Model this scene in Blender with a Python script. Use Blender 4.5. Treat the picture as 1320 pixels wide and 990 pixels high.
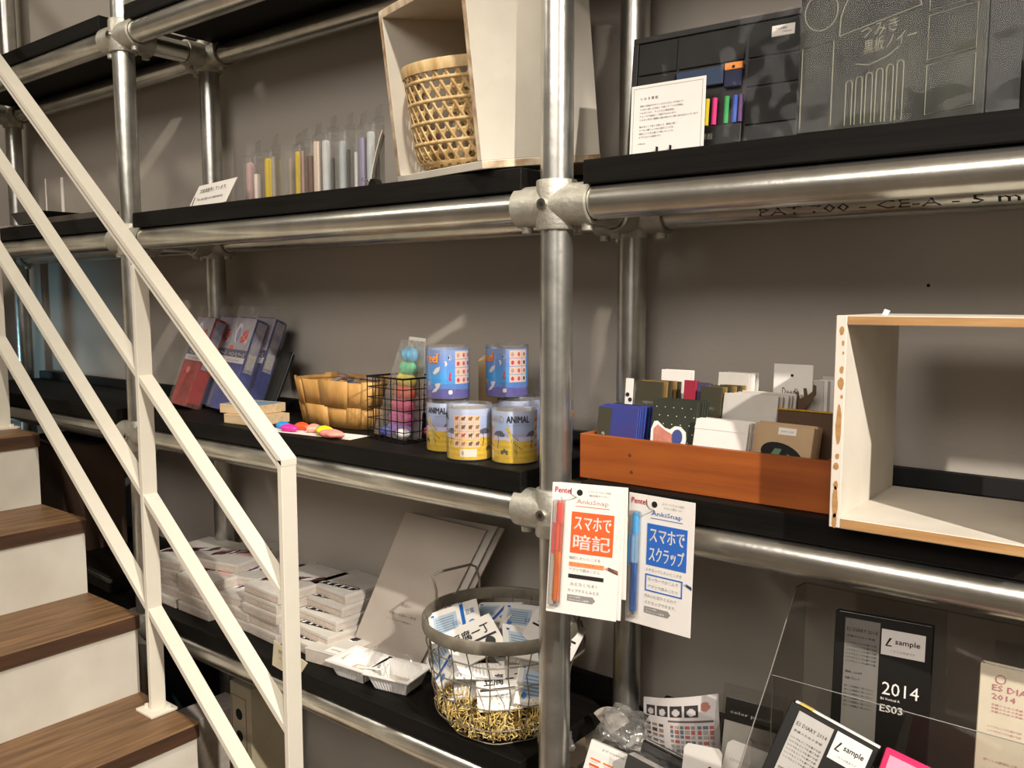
import bpy, math, random
import numpy as np
from mathutils import Matrix, Vector, noise
for o in list(bpy.data.objects): bpy.data.objects.remove(o)
SC = bpy.context.scene
COL = SC.collection
R = math.radians
random.seed(7)
CAMZ = 1.411
# ------------------------------------------------------------------ camera
cam = bpy.data.cameras.new('camera'); cam.sensor_width = 36; cam.lens = 30.46; cam.clip_start = .02
cam_o = bpy.data.objects.new('camera', cam); COL.objects.link(cam_o)
cam_o.location = (0, 0, CAMZ); cam_o.rotation_euler = (R(90-5.61), 0, R(38.15)); SC.camera = cam_o
# ------------------------------------------------------------------ world + lights + exposure
W = bpy.data.worlds.new('world'); SC.world = W; W.use_nodes = True
W.node_tree.nodes['Background'].inputs[0].default_value = (1, .9, .78, 1)
W.node_tree.nodes['Background'].inputs[1].default_value = .045
def light(name, kind, loc, target, energy, col, **k):
    l = bpy.data.lights.new(name, kind); l.energy = energy; l.color = col
    for a, b in k.items(): setattr(l, a, b)
    o = bpy.data.objects.new(name, l); COL.objects.link(o); o.location = loc
    d = Vector(target) - Vector(loc); o.rotation_euler = d.to_track_quat('-Z', 'Y').to_euler()
    return o
light('spot_lamp', 'SPOT', (2.0, -.21, 3.0), (-.55, 1.0, 1.02), 640, (1, .93, .84), spot_size=R(33), spot_blend=.9, shadow_soft_size=.03)
light('stair_spot_lamp', 'SPOT', (-.35, .30, 3.05), (-1.75, .85, 1.2), 135, (1, .93, .80), spot_size=R(62), spot_blend=.6, shadow_soft_size=.04)
light('ceiling_bounce_fill', 'AREA', (-.2, -1.7, 3.1), (-.9, 1.0, 0.9), 88, (1, .92, .85), shape='RECTANGLE', size=2.8, size_y=1.4)  # broad soft fill added for ambient bounce, not a fixture
light('far_ceiling_lamp', 'AREA', (-2.9, -.6, 3.1), (-2.2, 1.0, 1.2), 16, (1, .92, .80), size=.25)
light('low_room_fill', 'AREA', (.6, -2.3, 1.9), (-1.1, 1.2, .8), 6, (1, .92, .84), size=1.6)  # added fill behind the camera, stands in for light bounced off the room
light('stair_daylight', 'SPOT', (-3.55, .35, 1.12), (-2.93, 1.34, 1.27), 14, (.42, .80, 1), spot_size=R(36), spot_blend=1, shadow_soft_size=.06)
light('under_stair_daylight', 'POINT', (-3.3, 1.15, .9), (-3, 1, 1), .35, (.4, .75, .9), shadow_soft_size=.1)
SC.view_settings.view_transform = 'Standard'; SC.view_settings.look = 'None'
SC.view_settings.gamma = 1; SC.view_settings.use_curve_mapping = False
SC.view_settings.exposure = 0.0

# ------------------------------------------------------------------ materials
def lin(c):
    if isinstance(c, str):
        c = c.lstrip('#'); c = [int(c[i:i+2], 16)/255 for i in (0, 2, 4)]
    return tuple((x/12.92 if x <= .04045 else ((x+.055)/1.055)**2.4) for x in c[:3])
MATS = {}
def mat(name, c, rough=.6, metal=0, var=.06, scale=30, bump=.0, bscale=None, stretch=(1, 1, 1), c2=None, thr=None, spec=.5, emit=None, coat=0):
    if name in MATS: return MATS[name]
    m = bpy.data.materials.new(name); m.use_nodes = True; N = m.node_tree.nodes; L = m.node_tree.links
    b = N['Principled BSDF']; b.inputs['Roughness'].default_value = rough; b.inputs['Metallic'].default_value = metal
    b.inputs['Specular IOR Level'].default_value = spec; b.inputs['Coat Weight'].default_value = coat
    tc = N.new('ShaderNodeTexCoord'); mp = N.new('ShaderNodeMapping'); mp.inputs['Scale'].default_value = stretch
    L.new(tc.outputs['Object'], mp.inputs[0])
    nz = N.new('ShaderNodeTexNoise'); nz.inputs['Scale'].default_value = scale; nz.inputs['Detail'].default_value = 5
    L.new(mp.outputs[0], nz.inputs[0])
    cr = N.new('ShaderNodeValToRGB'); L.new(nz.outputs[0], cr.inputs[0]); L.new(cr.outputs[0], b.inputs[0])
    a = np.array(lin(c)); d = np.array(lin(c2)) if c2 else None
    e = cr.color_ramp.elements
    if thr is not None:
        e[0].position = thr; e[1].position = thr+.02; e[0].color = (*a, 1); e[1].color = (*d, 1)
    elif d is not None:
        e[0].position = .35; e[1].position = .68; e[0].color = (*a, 1); e[1].color = (*d, 1)
    else:
        e[0].position = .3; e[1].position = .7; e[0].color = (*(a*(1-var)), 1); e[1].color = (*np.minimum(a*(1+var), 1), 1)
    if bump:
        bp = N.new('ShaderNodeBump'); bp.inputs['Strength'].default_value = bump; bp.inputs['Distance'].default_value = .002
        n2 = N.new('ShaderNodeTexNoise'); n2.inputs['Scale'].default_value = bscale or scale*3; n2.inputs['Detail'].default_value = 4
        L.new(mp.outputs[0], n2.inputs[0]); L.new(n2.outputs[0], bp.inputs['Height']); L.new(bp.outputs[0], b.inputs['Normal'])
    MATS[name] = m; return m
def clear(name, tint=(1, 1, 1), gloss=.12, rough=.06, base=.0, bcol=(1, 1, 1), bumpy=0, gl2=.5):
    if name in MATS: return MATS[name]
    m = bpy.data.materials.new(name); m.use_nodes = True; N = m.node_tree.nodes; L = m.node_tree.links
    N.remove(N['Principled BSDF']); out = N['Material Output']
    t = N.new('ShaderNodeBsdfTransparent'); t.inputs[0].default_value = (*tint, 1)
    g = N.new('ShaderNodeBsdfGlossy'); g.inputs['Roughness'].default_value = rough
    lw = N.new('ShaderNodeLayerWeight'); lw.inputs[0].default_value = .25
    mm = N.new('ShaderNodeMath'); mm.operation = 'MULTIPLY_ADD'; mm.inputs[1].default_value = gl2; mm.inputs[2].default_value = gloss*.2
    L.new(lw.outputs['Fresnel'], mm.inputs[0])
    if bumpy:
        tc = N.new('ShaderNodeTexCoord'); nz = N.new('ShaderNodeTexNoise'); nz.inputs['Scale'].default_value = bumpy; nz.inputs['Detail'].default_value = 2
        bp = N.new('ShaderNodeBump'); bp.inputs['Strength'].default_value = .6; bp.inputs['Distance'].default_value = .004
        L.new(tc.outputs['Object'], nz.inputs[0]); L.new(nz.outputs[0], bp.inputs['Height']); L.new(bp.outputs[0], g.inputs['Normal'])
    mx = N.new('ShaderNodeMixShader'); L.new(mm.outputs[0], mx.inputs[0]); L.new(t.outputs[0], mx.inputs[1]); L.new(g.outputs[0], mx.inputs[2])
    last = mx
    if base:
        d = N.new('ShaderNodeBsdfDiffuse'); d.inputs[0].default_value = (*lin(bcol), 1)
        m2 = N.new('ShaderNodeMixShader'); m2.inputs[0].default_value = base
        L.new(mx.outputs[0], m2.inputs[1]); L.new(d.outputs[0], m2.inputs[2]); last = m2
    L.new(last.outputs[0], out.inputs[0]); MATS[name] = m; return m
def print_mat(name='print', rough=.55, coat=0):
    if name in MATS: return MATS[name]
    m = bpy.data.materials.new(name); m.use_nodes = True; N = m.node_tree.nodes; L = m.node_tree.links
    b = N['Principled BSDF']; b.inputs['Roughness'].default_value = rough; b.inputs['Coat Weight'].default_value = coat
    a = N.new('ShaderNodeVertexColor'); a.layer_name = 'Col'; L.new(a.outputs[0], b.inputs[0]); MATS[name] = m; return m
def wood(name, c1, c2, scale=8, rough=.6, axis=0, coat=0, stretchv=12):
    s = [stretchv]*3; s[axis] = 1
    return mat(name, c1, rough, c2=c2, scale=scale, stretch=tuple(s), bump=.15, coat=coat)

M_wall = mat('wall_paint', '#b2aa9f', .85, var=.035, scale=3.2, bump=.25, bscale=120)
M_floor = mat('floor_concrete', '#77695a', .8, var=.1, scale=4)
M_ceil = mat('ceiling_paint', '#cfc6b8', .9)
M_pipe = mat('galvanised_pipe', '#c2c1b8', .27, .95, c2='#dcdad0', scale=14, stretch=(1, 1, 1), bump=.12, bscale=90)
M_pipeV = mat('galvanised_pipe_dull', '#b3b2ab', .3, .92, c2='#d0cfc8', scale=22, bump=.15, bscale=70)
M_joint = mat('cast_galvanised', '#b4b0a2', .5, .75, c2='#c9c6ba', scale=40, bump=.5, bscale=160)
M_screw = mat('steel_screw', '#cfccc4', .25, 1)
M_dark = mat('dark_hole', '#0c0b0a', .8)
M_board = wood('black_stained_board', '#0b0a08', '#161310', 5, .6, 0, stretchv=14)
M_board.node_tree.nodes['Principled BSDF'].inputs['Specular IOR Level'].default_value = .15
M_strip = mat('black_strip', '#0e0c0a', .7)
M_white = mat('white_railing_paint', '#ddd6c6', .45, var=.02)
M_riser = mat('white_riser_paint', '#d2ccbf', .7, c2='#c5beb0', scale=9, bump=.2)
M_tread = wood('brown_tread_wood', '#5e452c', '#876544', 6, .5, 1)
M_tedge = wood('brown_tread_edge', '#3a2619', '#523521', 7, .6, 1)
M_cratew = mat('crate_white_paint', '#d5cdbf', .65, c2='#c9c1b2', scale=12, bump=.2)
M_cratep = mat('crate_peeled_edge', '#ddd3c2', .7, c2='#96683c', thr=.52, scale=26)
M_cratep2 = mat('crate_edge_paint', '#e4dacb', .7, var=.03)
M_ply = wood('crate_raw_ply', '#a97c4b', '#c39862', 9, .7, 0)
M_ply2 = wood('crate_layered_ply', '#9a7550', '#e3d3b6', 30, .7, 2, stretchv=1)
M_bamboo = wood('bamboo_strip', '#b8935c', '#d9bd8a', 20, .5, 2, stretchv=4)
M_chip = wood('chip_wood', '#b08142', '#c89a58', 10, .55, 2, stretchv=5)
M_red = wood('red_cedar', '#8c461a', '#a55822', 5, .45, 0, coat=.15, stretchv=10)
M_kraft = mat('kraft_board', '#b89c78', .75)
M_light = wood('pale_wood', '#c3a883', '#d8bf98', 8, .65, 0)
M_paper = mat('white_paper', '#e9e4dc', .7, var=.015)
M_paper2 = mat('grey_white_paper', '#c9c3ba', .7, var=.04)
M_box = mat('white_carton', '#c3b9ae', .75, c2='#b5aa9e', scale=60)
M_black = mat('black_card', '#14120f', .45, var=.2)
M_blackp = mat('black_plastic', '#0d0d0d', .3)
M_wire = mat('black_wire', '#1a1410', .5, .5)
M_gwire = mat('old_galvanised_wire', '#8c8474', .55, .6, c2='#6f675a', scale=60)
M_gband = mat('old_galvanised_band', '#8d8676', .6, .5, c2='#756d5f', scale=35, bump=.3)
M_straw = mat('paper_straw', '#e4c266', .6, c2='#f4dd98', scale=25)
M_clear = clear('clear_plastic', gloss=.35, rough=.1, base=.05, bcol='#d8d4cc')
M_film = clear('crinkled_film', gloss=.04, rough=.1, base=.003, bcol='#dddad4', bumpy=14, gl2=.05)
M_bag = clear('crinkled_bag', gloss=.5, rough=.12, base=.10, bcol='#dddad4', bumpy=40, gl2=.5)
M_acry = clear('acrylic_sheet', tint=(.93, .93, .92), gloss=.2, rough=.03)
M_acryE = mat('acrylic_edge', '#7c7971', .2, var=.1)
M_print = print_mat()
M_prints = print_mat('glossy_print', .25, .4)
M_ink = mat('ink_black', '#1b1917', .6); M_inkg = mat('ink_grey', '#8b8680', .6); M_inkw = mat('ink_white', '#f2efe8', .6)
M_inkr = mat('ink_crimson', '#c8163f', .5); M_inkb = mat('ink_blue', '#2a62b8', .5); M_inko = mat('ink_orange', '#e0612a', .5)
M_chalk = mat('chalk_line', '#85836f', .9, var=.25, scale=300); M_inkp = mat('ink_pink', '#b86a78', .6)

# ------------------------------------------------------------------ mesh builder
class MB:
    def __init__(s, M=None): s.v = []; s.f = []; s.mi = []; s.m = 0; s.M = M or Matrix()
    def add(s, vs, fs):
        b = len(s.v); s.v += [tuple(s.M @ Vector(v)) for v in vs]
        s.f += [tuple(i+b for i in f) for f in fs]; s.mi += [s.m]*len(fs); return s
    def box(s, x0, x1, y0, y1, z0, z1):
        return s.add([(x0,y0,z0),(x1,y0,z0),(x1,y1,z0),(x0,y1,z0),(x0,y0,z1),(x1,y0,z1),(x1,y1,z1),(x0,y1,z1)],
                     [(0,3,2,1),(4,5,6,7),(0,1,5,4),(1,2,6,5),(2,3,7,6),(3,0,4,7)])
    def cbox(s, x0, x1, y0, y1, z0, z1, c=.002):    # box with chamfered edges
        xs, ys, zs = (x0, x1), (y0, y1), (z0, z1); V = []; idx = {}
        def sg(i): return 1 if i == 0 else -1
        for i in (0,1):
            for j in (0,1):
                for k in (0,1):
                    for a in range(3):
                        p = [xs[i], ys[j], zs[k]]
                        for t, q in enumerate((i, j, k)):
                            if t != a: p[t] += sg(q)*c
                        idx[i,j,k,a] = len(V); V.append(tuple(p))
        F = []
        for a in range(3):
            o = [t for t in range(3) if t != a]
            for q in (0,1):
                c4 = []
                for (m, n) in ((0,0),(1,0),(1,1),(0,1)):
                    t = [0,0,0]; t[a] = q; t[o[0]] = m; t[o[1]] = n; c4.append(idx[(*t, a)])
                F.append(tuple(c4))
            for (m, n) in ((0,0),(1,0),(1,1),(0,1)):   # edges along axis a
                t0 = [0,0,0]; t0[o[0]] = m; t0[o[1]] = n; t1 = list(t0); t1[a] = 1
                F.append((idx[(*t0, o[0])], idx[(*t1, o[0])], idx[(*t1, o[1])], idx[(*t0, o[1])]))
        for i in (0,1):
            for j in (0,1):
                for k in (0,1): F.append(tuple(idx[i,j,k,a] for a in range(3)))
        return s.add(V, F)
    def cyl(s, p0, p1, r, n=16, r1=None, cap=True): return s.tube([p0, p1], r, n, cap, [r, r if r1 is None else r1])
    def tube(s, pts, r, n=8, cap=True, rs=None, closed=False):
        pts = [Vector(p) for p in pts]; k = len(pts); V = []; up = None
        for i, p in enumerate(pts):
            a = pts[i-1] if (i > 0 or closed) else p; b = pts[(i+1) % k] if (i < k-1 or closed) else p
            d = (b-a).normalized()
            if up is None: up = Vector((0,0,1)) if abs(d.z) < .9 else Vector((1,0,0))
            x = d.cross(up).normalized(); y = x.cross(d).normalized(); up = y
            rr = rs[i] if rs else r
            for j in range(n):
                t = 2*math.pi*j/n; V.append(p + x*rr*math.cos(t) + y*rr*math.sin(t))
        F = []
        for i in range(k if closed else k-1):
            for j in range(n):
                a = i*n+j; b = i*n+(j+1) % n; c = ((i+1) % k)*n; F.append((a, b, c+(j+1) % n, c+j))
        if cap and not closed: F += [tuple(range(n))[::-1], tuple((k-1)*n+j for j in range(n))]
        return s.add(V, F)
    def lathe(s, prof, n=32, cen=(0, 0)):
        V = []; F = []
        for (r, z) in prof:
            for j in range(n):
                t = 2*math.pi*j/n; V.append((cen[0]+r*math.cos(t), cen[1]+r*math.sin(t), z))
        for i in range(len(prof)-1):
            for j in range(n): F.append((i*n+j, i*n+(j+1) % n, (i+1)*n+(j+1) % n, (i+1)*n+j))
        return s.add(V, F)
    def prism(s, poly, y0, y1):      # polygon in XZ, extruded along Y
        n = len(poly); V = [(x, y0, z) for x, z in poly] + [(x, y1, z) for x, z in poly]
        F = [tuple(range(n)), tuple(range(2*n-1, n-1, -1))] + [(i, i+n, (i+1) % n+n, (i+1) % n) for i in range(n)]
        return s.add(V, F)
    def grid(s, fn, nu, nv):
        V = [fn(i/nu, j/nv) for j in range(nv+1) for i in range(nu+1)]
        F = [(j*(nu+1)+i, j*(nu+1)+i+1, (j+1)*(nu+1)+i+1, (j+1)*(nu+1)+i) for j in range(nv) for i in range(nu)]
        return s.add(V, F)
    def mesh(s, name, mats, smooth=False):
        me = bpy.data.meshes.new(name); me.from_pydata(s.v, [], s.f)
        for m in (mats if isinstance(mats, (list, tuple)) else [mats]): me.materials.append(m)
        if any(s.mi): me.polygons.foreach_set('material_index', s.mi)
        if smooth:
            me.polygons.foreach_set('use_smooth', [True]*len(me.polygons)); me.update()
            try: me.set_sharp_from_angle(angle=R(38))
            except Exception: pass
        me.update(); return me
    def obj(s, name, mats, parent=None, smooth=False, label=None):
        o = bpy.data.objects.new(name, s.mesh(name, mats, smooth)); COL.objects.link(o)
        if parent: o.parent = parent
        if label: o['label'] = label
        return o
def recalc(o):
    import bmesh
    b = bmesh.new(); b.from_mesh(o.data); bmesh.ops.recalc_face_normals(b, faces=b.faces); b.to_mesh(o.data); b.free(); return o
def tag(o, label, cat, group=None):
    o['label'] = label; o['category'] = cat
    if group: o['group'] = group
    return o
def thing(name, label, cat, loc=(0, 0, 0), rot=(0, 0, 0), group=None):
    o = bpy.data.objects.new(name, None); COL.objects.link(o); o.empty_display_size = .02
    o.location = loc; o.rotation_euler = rot if hasattr(rot, '__len__') else (0, 0, rot)
    return tag(o, label, cat, group)
def struct(name, mb, m):
    o = mb.obj(name, m); o['kind'] = 'structure'; return o
def dup(root, loc=None, rot=None, label=None):
    def cp(o, p):
        c = o.copy(); COL.objects.link(c); c.parent = p
        for ch in kids.get(o.name, []): cp(ch, c)
        return c
    kids = {}
    for o in bpy.data.objects:
        if o.parent: kids.setdefault(o.parent.name, []).append(o)
    r = cp(root, None)
    if loc is not None: r.location = loc
    if rot is not None: r.rotation_euler = rot if hasattr(rot, '__len__') else (0, 0, rot)
    if label: r['label'] = label
    return r
T = Matrix.Translation
def rot(ax, deg): return Matrix.Rotation(R(deg), 4, ax)
ORD = ['', 'second', 'third', 'fourth', 'fifth', 'sixth', 'seventh', 'eighth', 'ninth', 'tenth', 'eleventh', 'twelfth', 'thirteenth']
def nth(i, n, a='frontmost', b='rearmost', frm='front'):
    return a if i == 0 else b if i == n-1 else ORD[i]+' from the '+frm

# ------------------------------------------------------------------ flat print (grid of coloured cells) and lettering
class Canvas:
    def __init__(s, w, h, bg=None):
        s.w, s.h = w, h; s.a = np.zeros((h, w, 3)); s.k = np.zeros((h, w), bool)
        s.X, s.Y = np.meshgrid((np.arange(w)+.5)/w, (np.arange(h)+.5)/h)
        if bg: s.fill(np.ones((h, w), bool), bg)
    def fill(s, m, c):
        if c is None: s.k[m] = False; return s
        c = c.lstrip('#'); s.a[m] = [int(c[i:i+2], 16)/255 for i in (0, 2, 4)]; s.k[m] = True; return s
    def rect(s, x0, y0, x1, y1, c): return s.fill((s.X >= x0) & (s.X < x1) & (s.Y >= y0) & (s.Y < y1), c)
    def ell(s, cx, cy, rx, ry, c): return s.fill(((s.X-cx)/rx)**2+((s.Y-cy)/ry)**2 <= 1, c)
    def poly(s, pts, c):
        m = np.zeros((s.h, s.w), bool); n = len(pts)
        for i in range(n):
            (x0, y0), (x1, y1) = pts[i], pts[(i+1) % n]
            if y0 == y1: continue
            m ^= ((s.Y > min(y0, y1)) & (s.Y <= max(y0, y1)) & (s.X < x0+(s.Y-y0)*(x1-x0)/(y1-y0)))
        return s.fill(m, c)
    def line(s, pts, w, c, asp=1):
        for (x0, y0), (x1, y1) in zip(pts, pts[1:]):
            dx, dy = x1-x0, (y1-y0)*asp; L = dx*dx+dy*dy+1e-12
            t = np.clip(((s.X-x0)*dx+(s.Y-y0)*asp*dy)/L, 0, 1)
            s.fill(((s.X-x0-t*dx)**2+((s.Y-y0)*asp-t*dy)**2) < w*w/4, c)
        return s
    def mesh(s, name, fn, m=None, maxw=9999, maxh=9999):
        w, h = s.w, s.h; q = (s.a*31).astype(int); key = np.where(s.k, q[..., 0]*1024+q[..., 1]*32+q[..., 2], -1)
        used = ~s.k; V = []; F = []; C = []
        for j in range(h):
            i = 0
            while i < w:
                if used[j, i]: i += 1; continue
                kk = key[j, i]; e = i+1
                while e < w and e-i < maxw and (e % maxw or maxw > 999) and not used[j, e] and key[j, e] == kk: e += 1
                t = j+1
                while t < h and t-j < maxh and not used[t, i:e].any() and (key[t, i:e] == kk).all(): t += 1
                used[j:t, i:e] = True; b = len(V)
                V += [fn(i/w, j/h), fn(e/w, j/h), fn(e/w, t/h), fn(i/w, t/h)]; F.append((b, b+1, b+2, b+3)); C.append(s.a[j, i]); i = e
        me = bpy.data.meshes.new(name); me.from_pydata(V, [], F); me.materials.append(m or M_print)
        ca = me.color_attributes.new('Col', 'FLOAT_COLOR', 'CORNER')
        arr = np.ones((len(F)*4, 4)); arr[:, :3] = np.repeat(np.array([lin(tuple(c)) for c in C]), 4, axis=0) if C else 0
        ca.data.foreach_set('color', arr.ravel()); me.update(); return me
    def flat(s, name, parent, x0, x1, z0, z1, y=0, m=None, fn=None, label=None):
        me = s.mesh(name, fn or (lambda u, v: (x0+(x1-x0)*u, y, z0+(z1-z0)*v)), m)
        o = bpy.data.objects.new(name, me); COL.objects.link(o); o.parent = parent
        if label: o['label'] = label
        return o
_TX = {}
def text_raw(s, res=1):
    if (s, res) in _TX: return _TX[s, res]
    cu = bpy.data.curves.new('lettering', 'FONT'); cu.body = s; cu.size = 1; cu.resolution_u = res; cu.fill_mode = 'BOTH'
    o = bpy.data.objects.new('lettering', cu); COL.objects.link(o)
    dg = bpy.context.evaluated_depsgraph_get(); me = bpy.data.meshes.new_from_object(o.evaluated_get(dg))
    V = [tuple(v.co) for v in me.vertices]; F = [tuple(p.vertices) for p in me.polygons]
    bpy.data.objects.remove(o); bpy.data.curves.remove(cu); bpy.data.meshes.remove(me)
    if not V: V = [(0, 0, 0)]
    x0 = min(v[0] for v in V); x1 = max(v[0] for v in V); y0 = min(v[1] for v in V); y1 = max(v[1] for v in V)
    _TX[s, res] = (V, F, x0, x1, y0, y1); return _TX[s, res]
def letters(parent, items, m, fn=None, name='lettering', res=1, label=None):
    """items: (string, x, z, height of line box or None, width or None, shear); placed in the XZ plane facing -Y"""
    g = MB()
    for it in items:
        s, x, z, h = it[:4]; w = it[4] if len(it) > 4 else None; sh = it[5] if len(it) > 5 else 0
        V, F, x0, x1, y0, y1 = text_raw(s, res); k = h/max(y1-y0, .3); kx = w/(x1-x0) if w else k
        vs = []
        for v in V:
            a = x+(v[0]-x0)*kx; b = z+(v[1]-y0)*k; a += sh*(b-z)
            vs.append(fn(a, b) if fn else (a, 0, b))
        g.add(vs, F)
    return g.obj(name, m, parent, label=label)

# ================================================================== SETTING
WY = 1.34
struct('wall_back', MB().box(-5.2, 2.6, WY, WY+.1, 0, 3.3), M_wall)
struct('wall_left', MB().box(-5.3, -5.2, -2.6, WY+.1, 0, 3.3), M_wall)
struct('wall_right', MB().box(2.6, 2.7, -2.6, WY+.1, 0, 3.3), M_wall)
struct('wall_front', MB().box(-5.3, 2.7, -2.7, -2.6, 0, 3.3), M_wall)
struct('floor', MB().box(-5.3, 2.7, -2.7, WY+.1, -.1, 0), M_floor)
struct('ceiling', MB().box(-5.3, 2.7, -2.7, WY+.1, 3.3, 3.4), M_ceil)
spot = MB().cyl((-.3, WY, 1.43), (-.3, WY-.001, 1.43), .0025, 8).obj('wall_pinhole', M_dark, bpy.data.objects['wall_back'])

# ================================================================== PIPE RACK
PR = .0243
XC, XA, XB, XD = -3.088, -1.961, -.748, .465
YF, YR = 1.059, 1.279
ZL = {1: 2.005, 2: 1.5477, 3: 1.0881, 4: .6186}
rack = thing('pipe_rack', 'galvanised steel pipe rack with clamped joints standing along the grey wall', 'shelving rack', (XA, YR, 0))
RT = T((-XA, -YR, 0))
def rp(): return MB(RT)
for x in (XC, XA, XB, XD):
    for y in (YF, YR):
        g = rp(); g.cyl((x, y, 0), (x, y, 3.28), PR, 32); g.obj('post', M_pipeV, rack, True)
        g = rp(); g.lathe([(0, 0), (.05, 0), (.05, .008), (.03, .012), (.03, .05), (PR, .05)], 24, (x, y)); g.obj('base_flange', M_joint, rack, True)
for k, z in ZL.items():
    for a, b in ((XC, XA), (XA, XB), (XB, XD)):
        for y in (YF, YR):
            o = rp().cyl((a+.026, y, z), (b-.026, y, z), PR, 32).obj('rail', M_pipe, rack, True)
    for x in (XC, XA, XB, XD):
        rp().cyl((x, YF+.026, z), (x, YR-.026, z), PR, 24).obj('cross_pipe', M_pipe, rack, True)
        for y, s in ((YF, 1), (YR, -1)):
            g = rp(); r = .0305
            g.lathe([(PR, z-.036), (r-.001, z-.036), (r, z-.034), (r, z+.034), (r-.001, z+.036), (PR, z+.036)], 28, (x, y))
            for d in ((-1, 0), (1, 0), (0, s)):
                if (x == XC and d[0] == -1) or (x == XD and d[0] == 1): continue
                c = (x, y, z); e = lambda t: (x+d[0]*t, y+d[1]*t, z)
                g.tube([e(.004), e(.05), e(.066), e(.0665)], r, 28, False, [r, r, r, PR+.001])
                lug = e(.054)
                g.cyl((lug[0], lug[1], z-.026), (lug[0], lug[1], z-.0385), .0095, 12, .0085)
            j = g.obj('pipe_joint', M_joint, rack, True)
            h = rp(); fy = -s
            px, py = (x, y-s*.0285) if s == 1 else (x, y+.0285)
            dy = -1 if s == 1 else 1
            h.cyl((px-.004, py, z), (px-.004, py+dy*.006, z), .0085, 16, .008); h.m = 1
            h.cyl((px-.004, py+dy*.0055, z), (px-.004, py+dy*.0064, z), .0042, 6); h.m = 0
            o = h.obj('set_screw', [M_screw, M_dark], j, True)
# stamped marking on the upper right rail (faces down and front)
def raildist(a, b):   # wrap lettering round the rear rail of level 2
    t = (b)/PR
    return (a-XA, YR-YR-PR*1.012*math.cos(t), ZL[2]+PR*1.012*math.sin(t))
letters(rack, [('PAT 700 - CE-A - 5 mm 2 - CE', -.52, -.015, .012, .48)], M_ink, raildist, 'pipe_marking', label='dark stamped print along the pipe')

# ------------------------------------------------------------------ boards
def board(x0, x1, lev, label, strip=.024):
    z = ZL[lev]+PR
    t = thing('shelf_board', label, 'shelf board', (x0, 1.04, z), group=None)
    MB().cbox(0, x1-x0, 0, .262, 0, .034, .0015).obj('board', M_board, t)
    MB().box(0, x1-x0, .264, .280, 0, .034+strip).obj('back_strip', M_strip, t, label='black strip along the rear edge of the board')
    return z+.034
BX = ((-3.05, -2.03, 'left'), (-1.917, -.80, 'middle'), (-.69, .40, 'right'))
LN = {1: 'topmost tier above the bamboo basket', 2: 'tier holding the pen packs', 3: 'tier holding the cans', 4: 'lowest tier holding the wire basket'}
ZT = {}
for lev in (1, 2, 3, 4):
    for x0, x1, nm in BX:
        ZT[lev] = board(x0, x1, lev, 'black stained shelf board, %s bay of the %s' % (nm, LN[lev]), .04 if lev == 4 else .024)
Z2, Z3, Z4 = ZT[2], ZT[3], ZT[4]

# ================================================================== STAIRCASE
stair = thing('staircase', 'staircase with brown wooden treads and white risers at the left', 'staircase', (-1.12, .1, 0))
ST = T((1.12, -.1, 0))
SX, SR, SH, SY0, SY1 = -1.567, .2225, .18, -.35, .95
for k in range(-2, 9):
    z = .54+k*SH; x = SX-k*SR
    g = MB(ST); g.cbox(x-SR-.016, x, SY0, SY1, z-.034, z, .003)
    o = g.obj('tread', [M_tread, M_tedge], stair)
    for p in o.data.polygons:
        if abs(p.normal.z) < .5: p.material_index = 1
    MB(ST).box(x-.024, x-.007, SY0, SY1-.004, z-SH, z-.034).obj('riser', M_riser, stair)
for yy in (SY0+.1, .6):
    g = MB(ST); pts = [(SX+1*SR-.08, 0), (SX+1*SR+.02, 0), (SX-8*SR-.03, .54+8*SH-.30), (SX-8*SR-.2, .54+8*SH-.30)]
    g.prism(pts, yy, yy+.05); g.obj('stringer', M_white, stair)

rail = thing('stair_railing', 'white painted steel railing with diagonal bars beside the stairs', 'railing', (-1.235, .925, 0))
RL = T((1.235, -.925, 0)); RY0, RY1 = .909, .941
hz = lambda x, off=0: 1.502-off-.788*(x+1.69)
def slanted(g, xa, xb, off, t, y0=RY0, y1=RY1):
    c = t/2/math.cos(math.atan(.788))
    g.prism([(xa, hz(xa, off)-c), (xb, hz(xb, off)-c), (xb, hz(xb, off)+c), (xa, hz(xa, off)+c)], y0, y1)
P2, P1, P0 = -1.224, -1.686, -2.385
g = MB(RL); slanted(g, -3.1, P2+.0066, 0, .009); g.obj('handrail', M_white, rail)
g = MB(RL); slanted(g, -3.1, P2-.006, .0165, .007, RY0+.002, RY1-.002); g.obj('under_bar', M_white, rail)
for off in (.245, .492, .735, .98):
    for a, b in ((-3.1, P0-.006), (P0+.006, P1-.006), (P1+.006, P2-.006)):
        if off > .9 and a < -3: continue
        if off > .9: continue
        g = MB(RL); slanted(g, a, b, off, .011, RY0+.001, RY1-.001); g.obj('diagonal_bar', M_white, rail)
for x, zb in ((P2, .18), (P1, .54), (P0, 1.08)):
    ztop = hz(x, .02 if x != P2 else .0)
    MB(RL).cbox(x-.006, x+.006, RY0, RY1, zb+.005, ztop, .001).obj('post', M_white, rail)
    p = MB(RL).cbox(x-.032, x+.032, RY0-.016, RY1+.012, zb, zb+.006, .001).obj('base_plate', M_white, rail)
    for dx in (-.02, .02): MB(RL).cyl((x+dx, (RY0+RY1)/2+.012*(1 if dx > 0 else -1), zb+.006), (x+dx, (RY0+RY1)/2+.012*(1 if dx > 0 else -1), zb+.012), .006, 6).obj('bolt', M_white, p)
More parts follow.
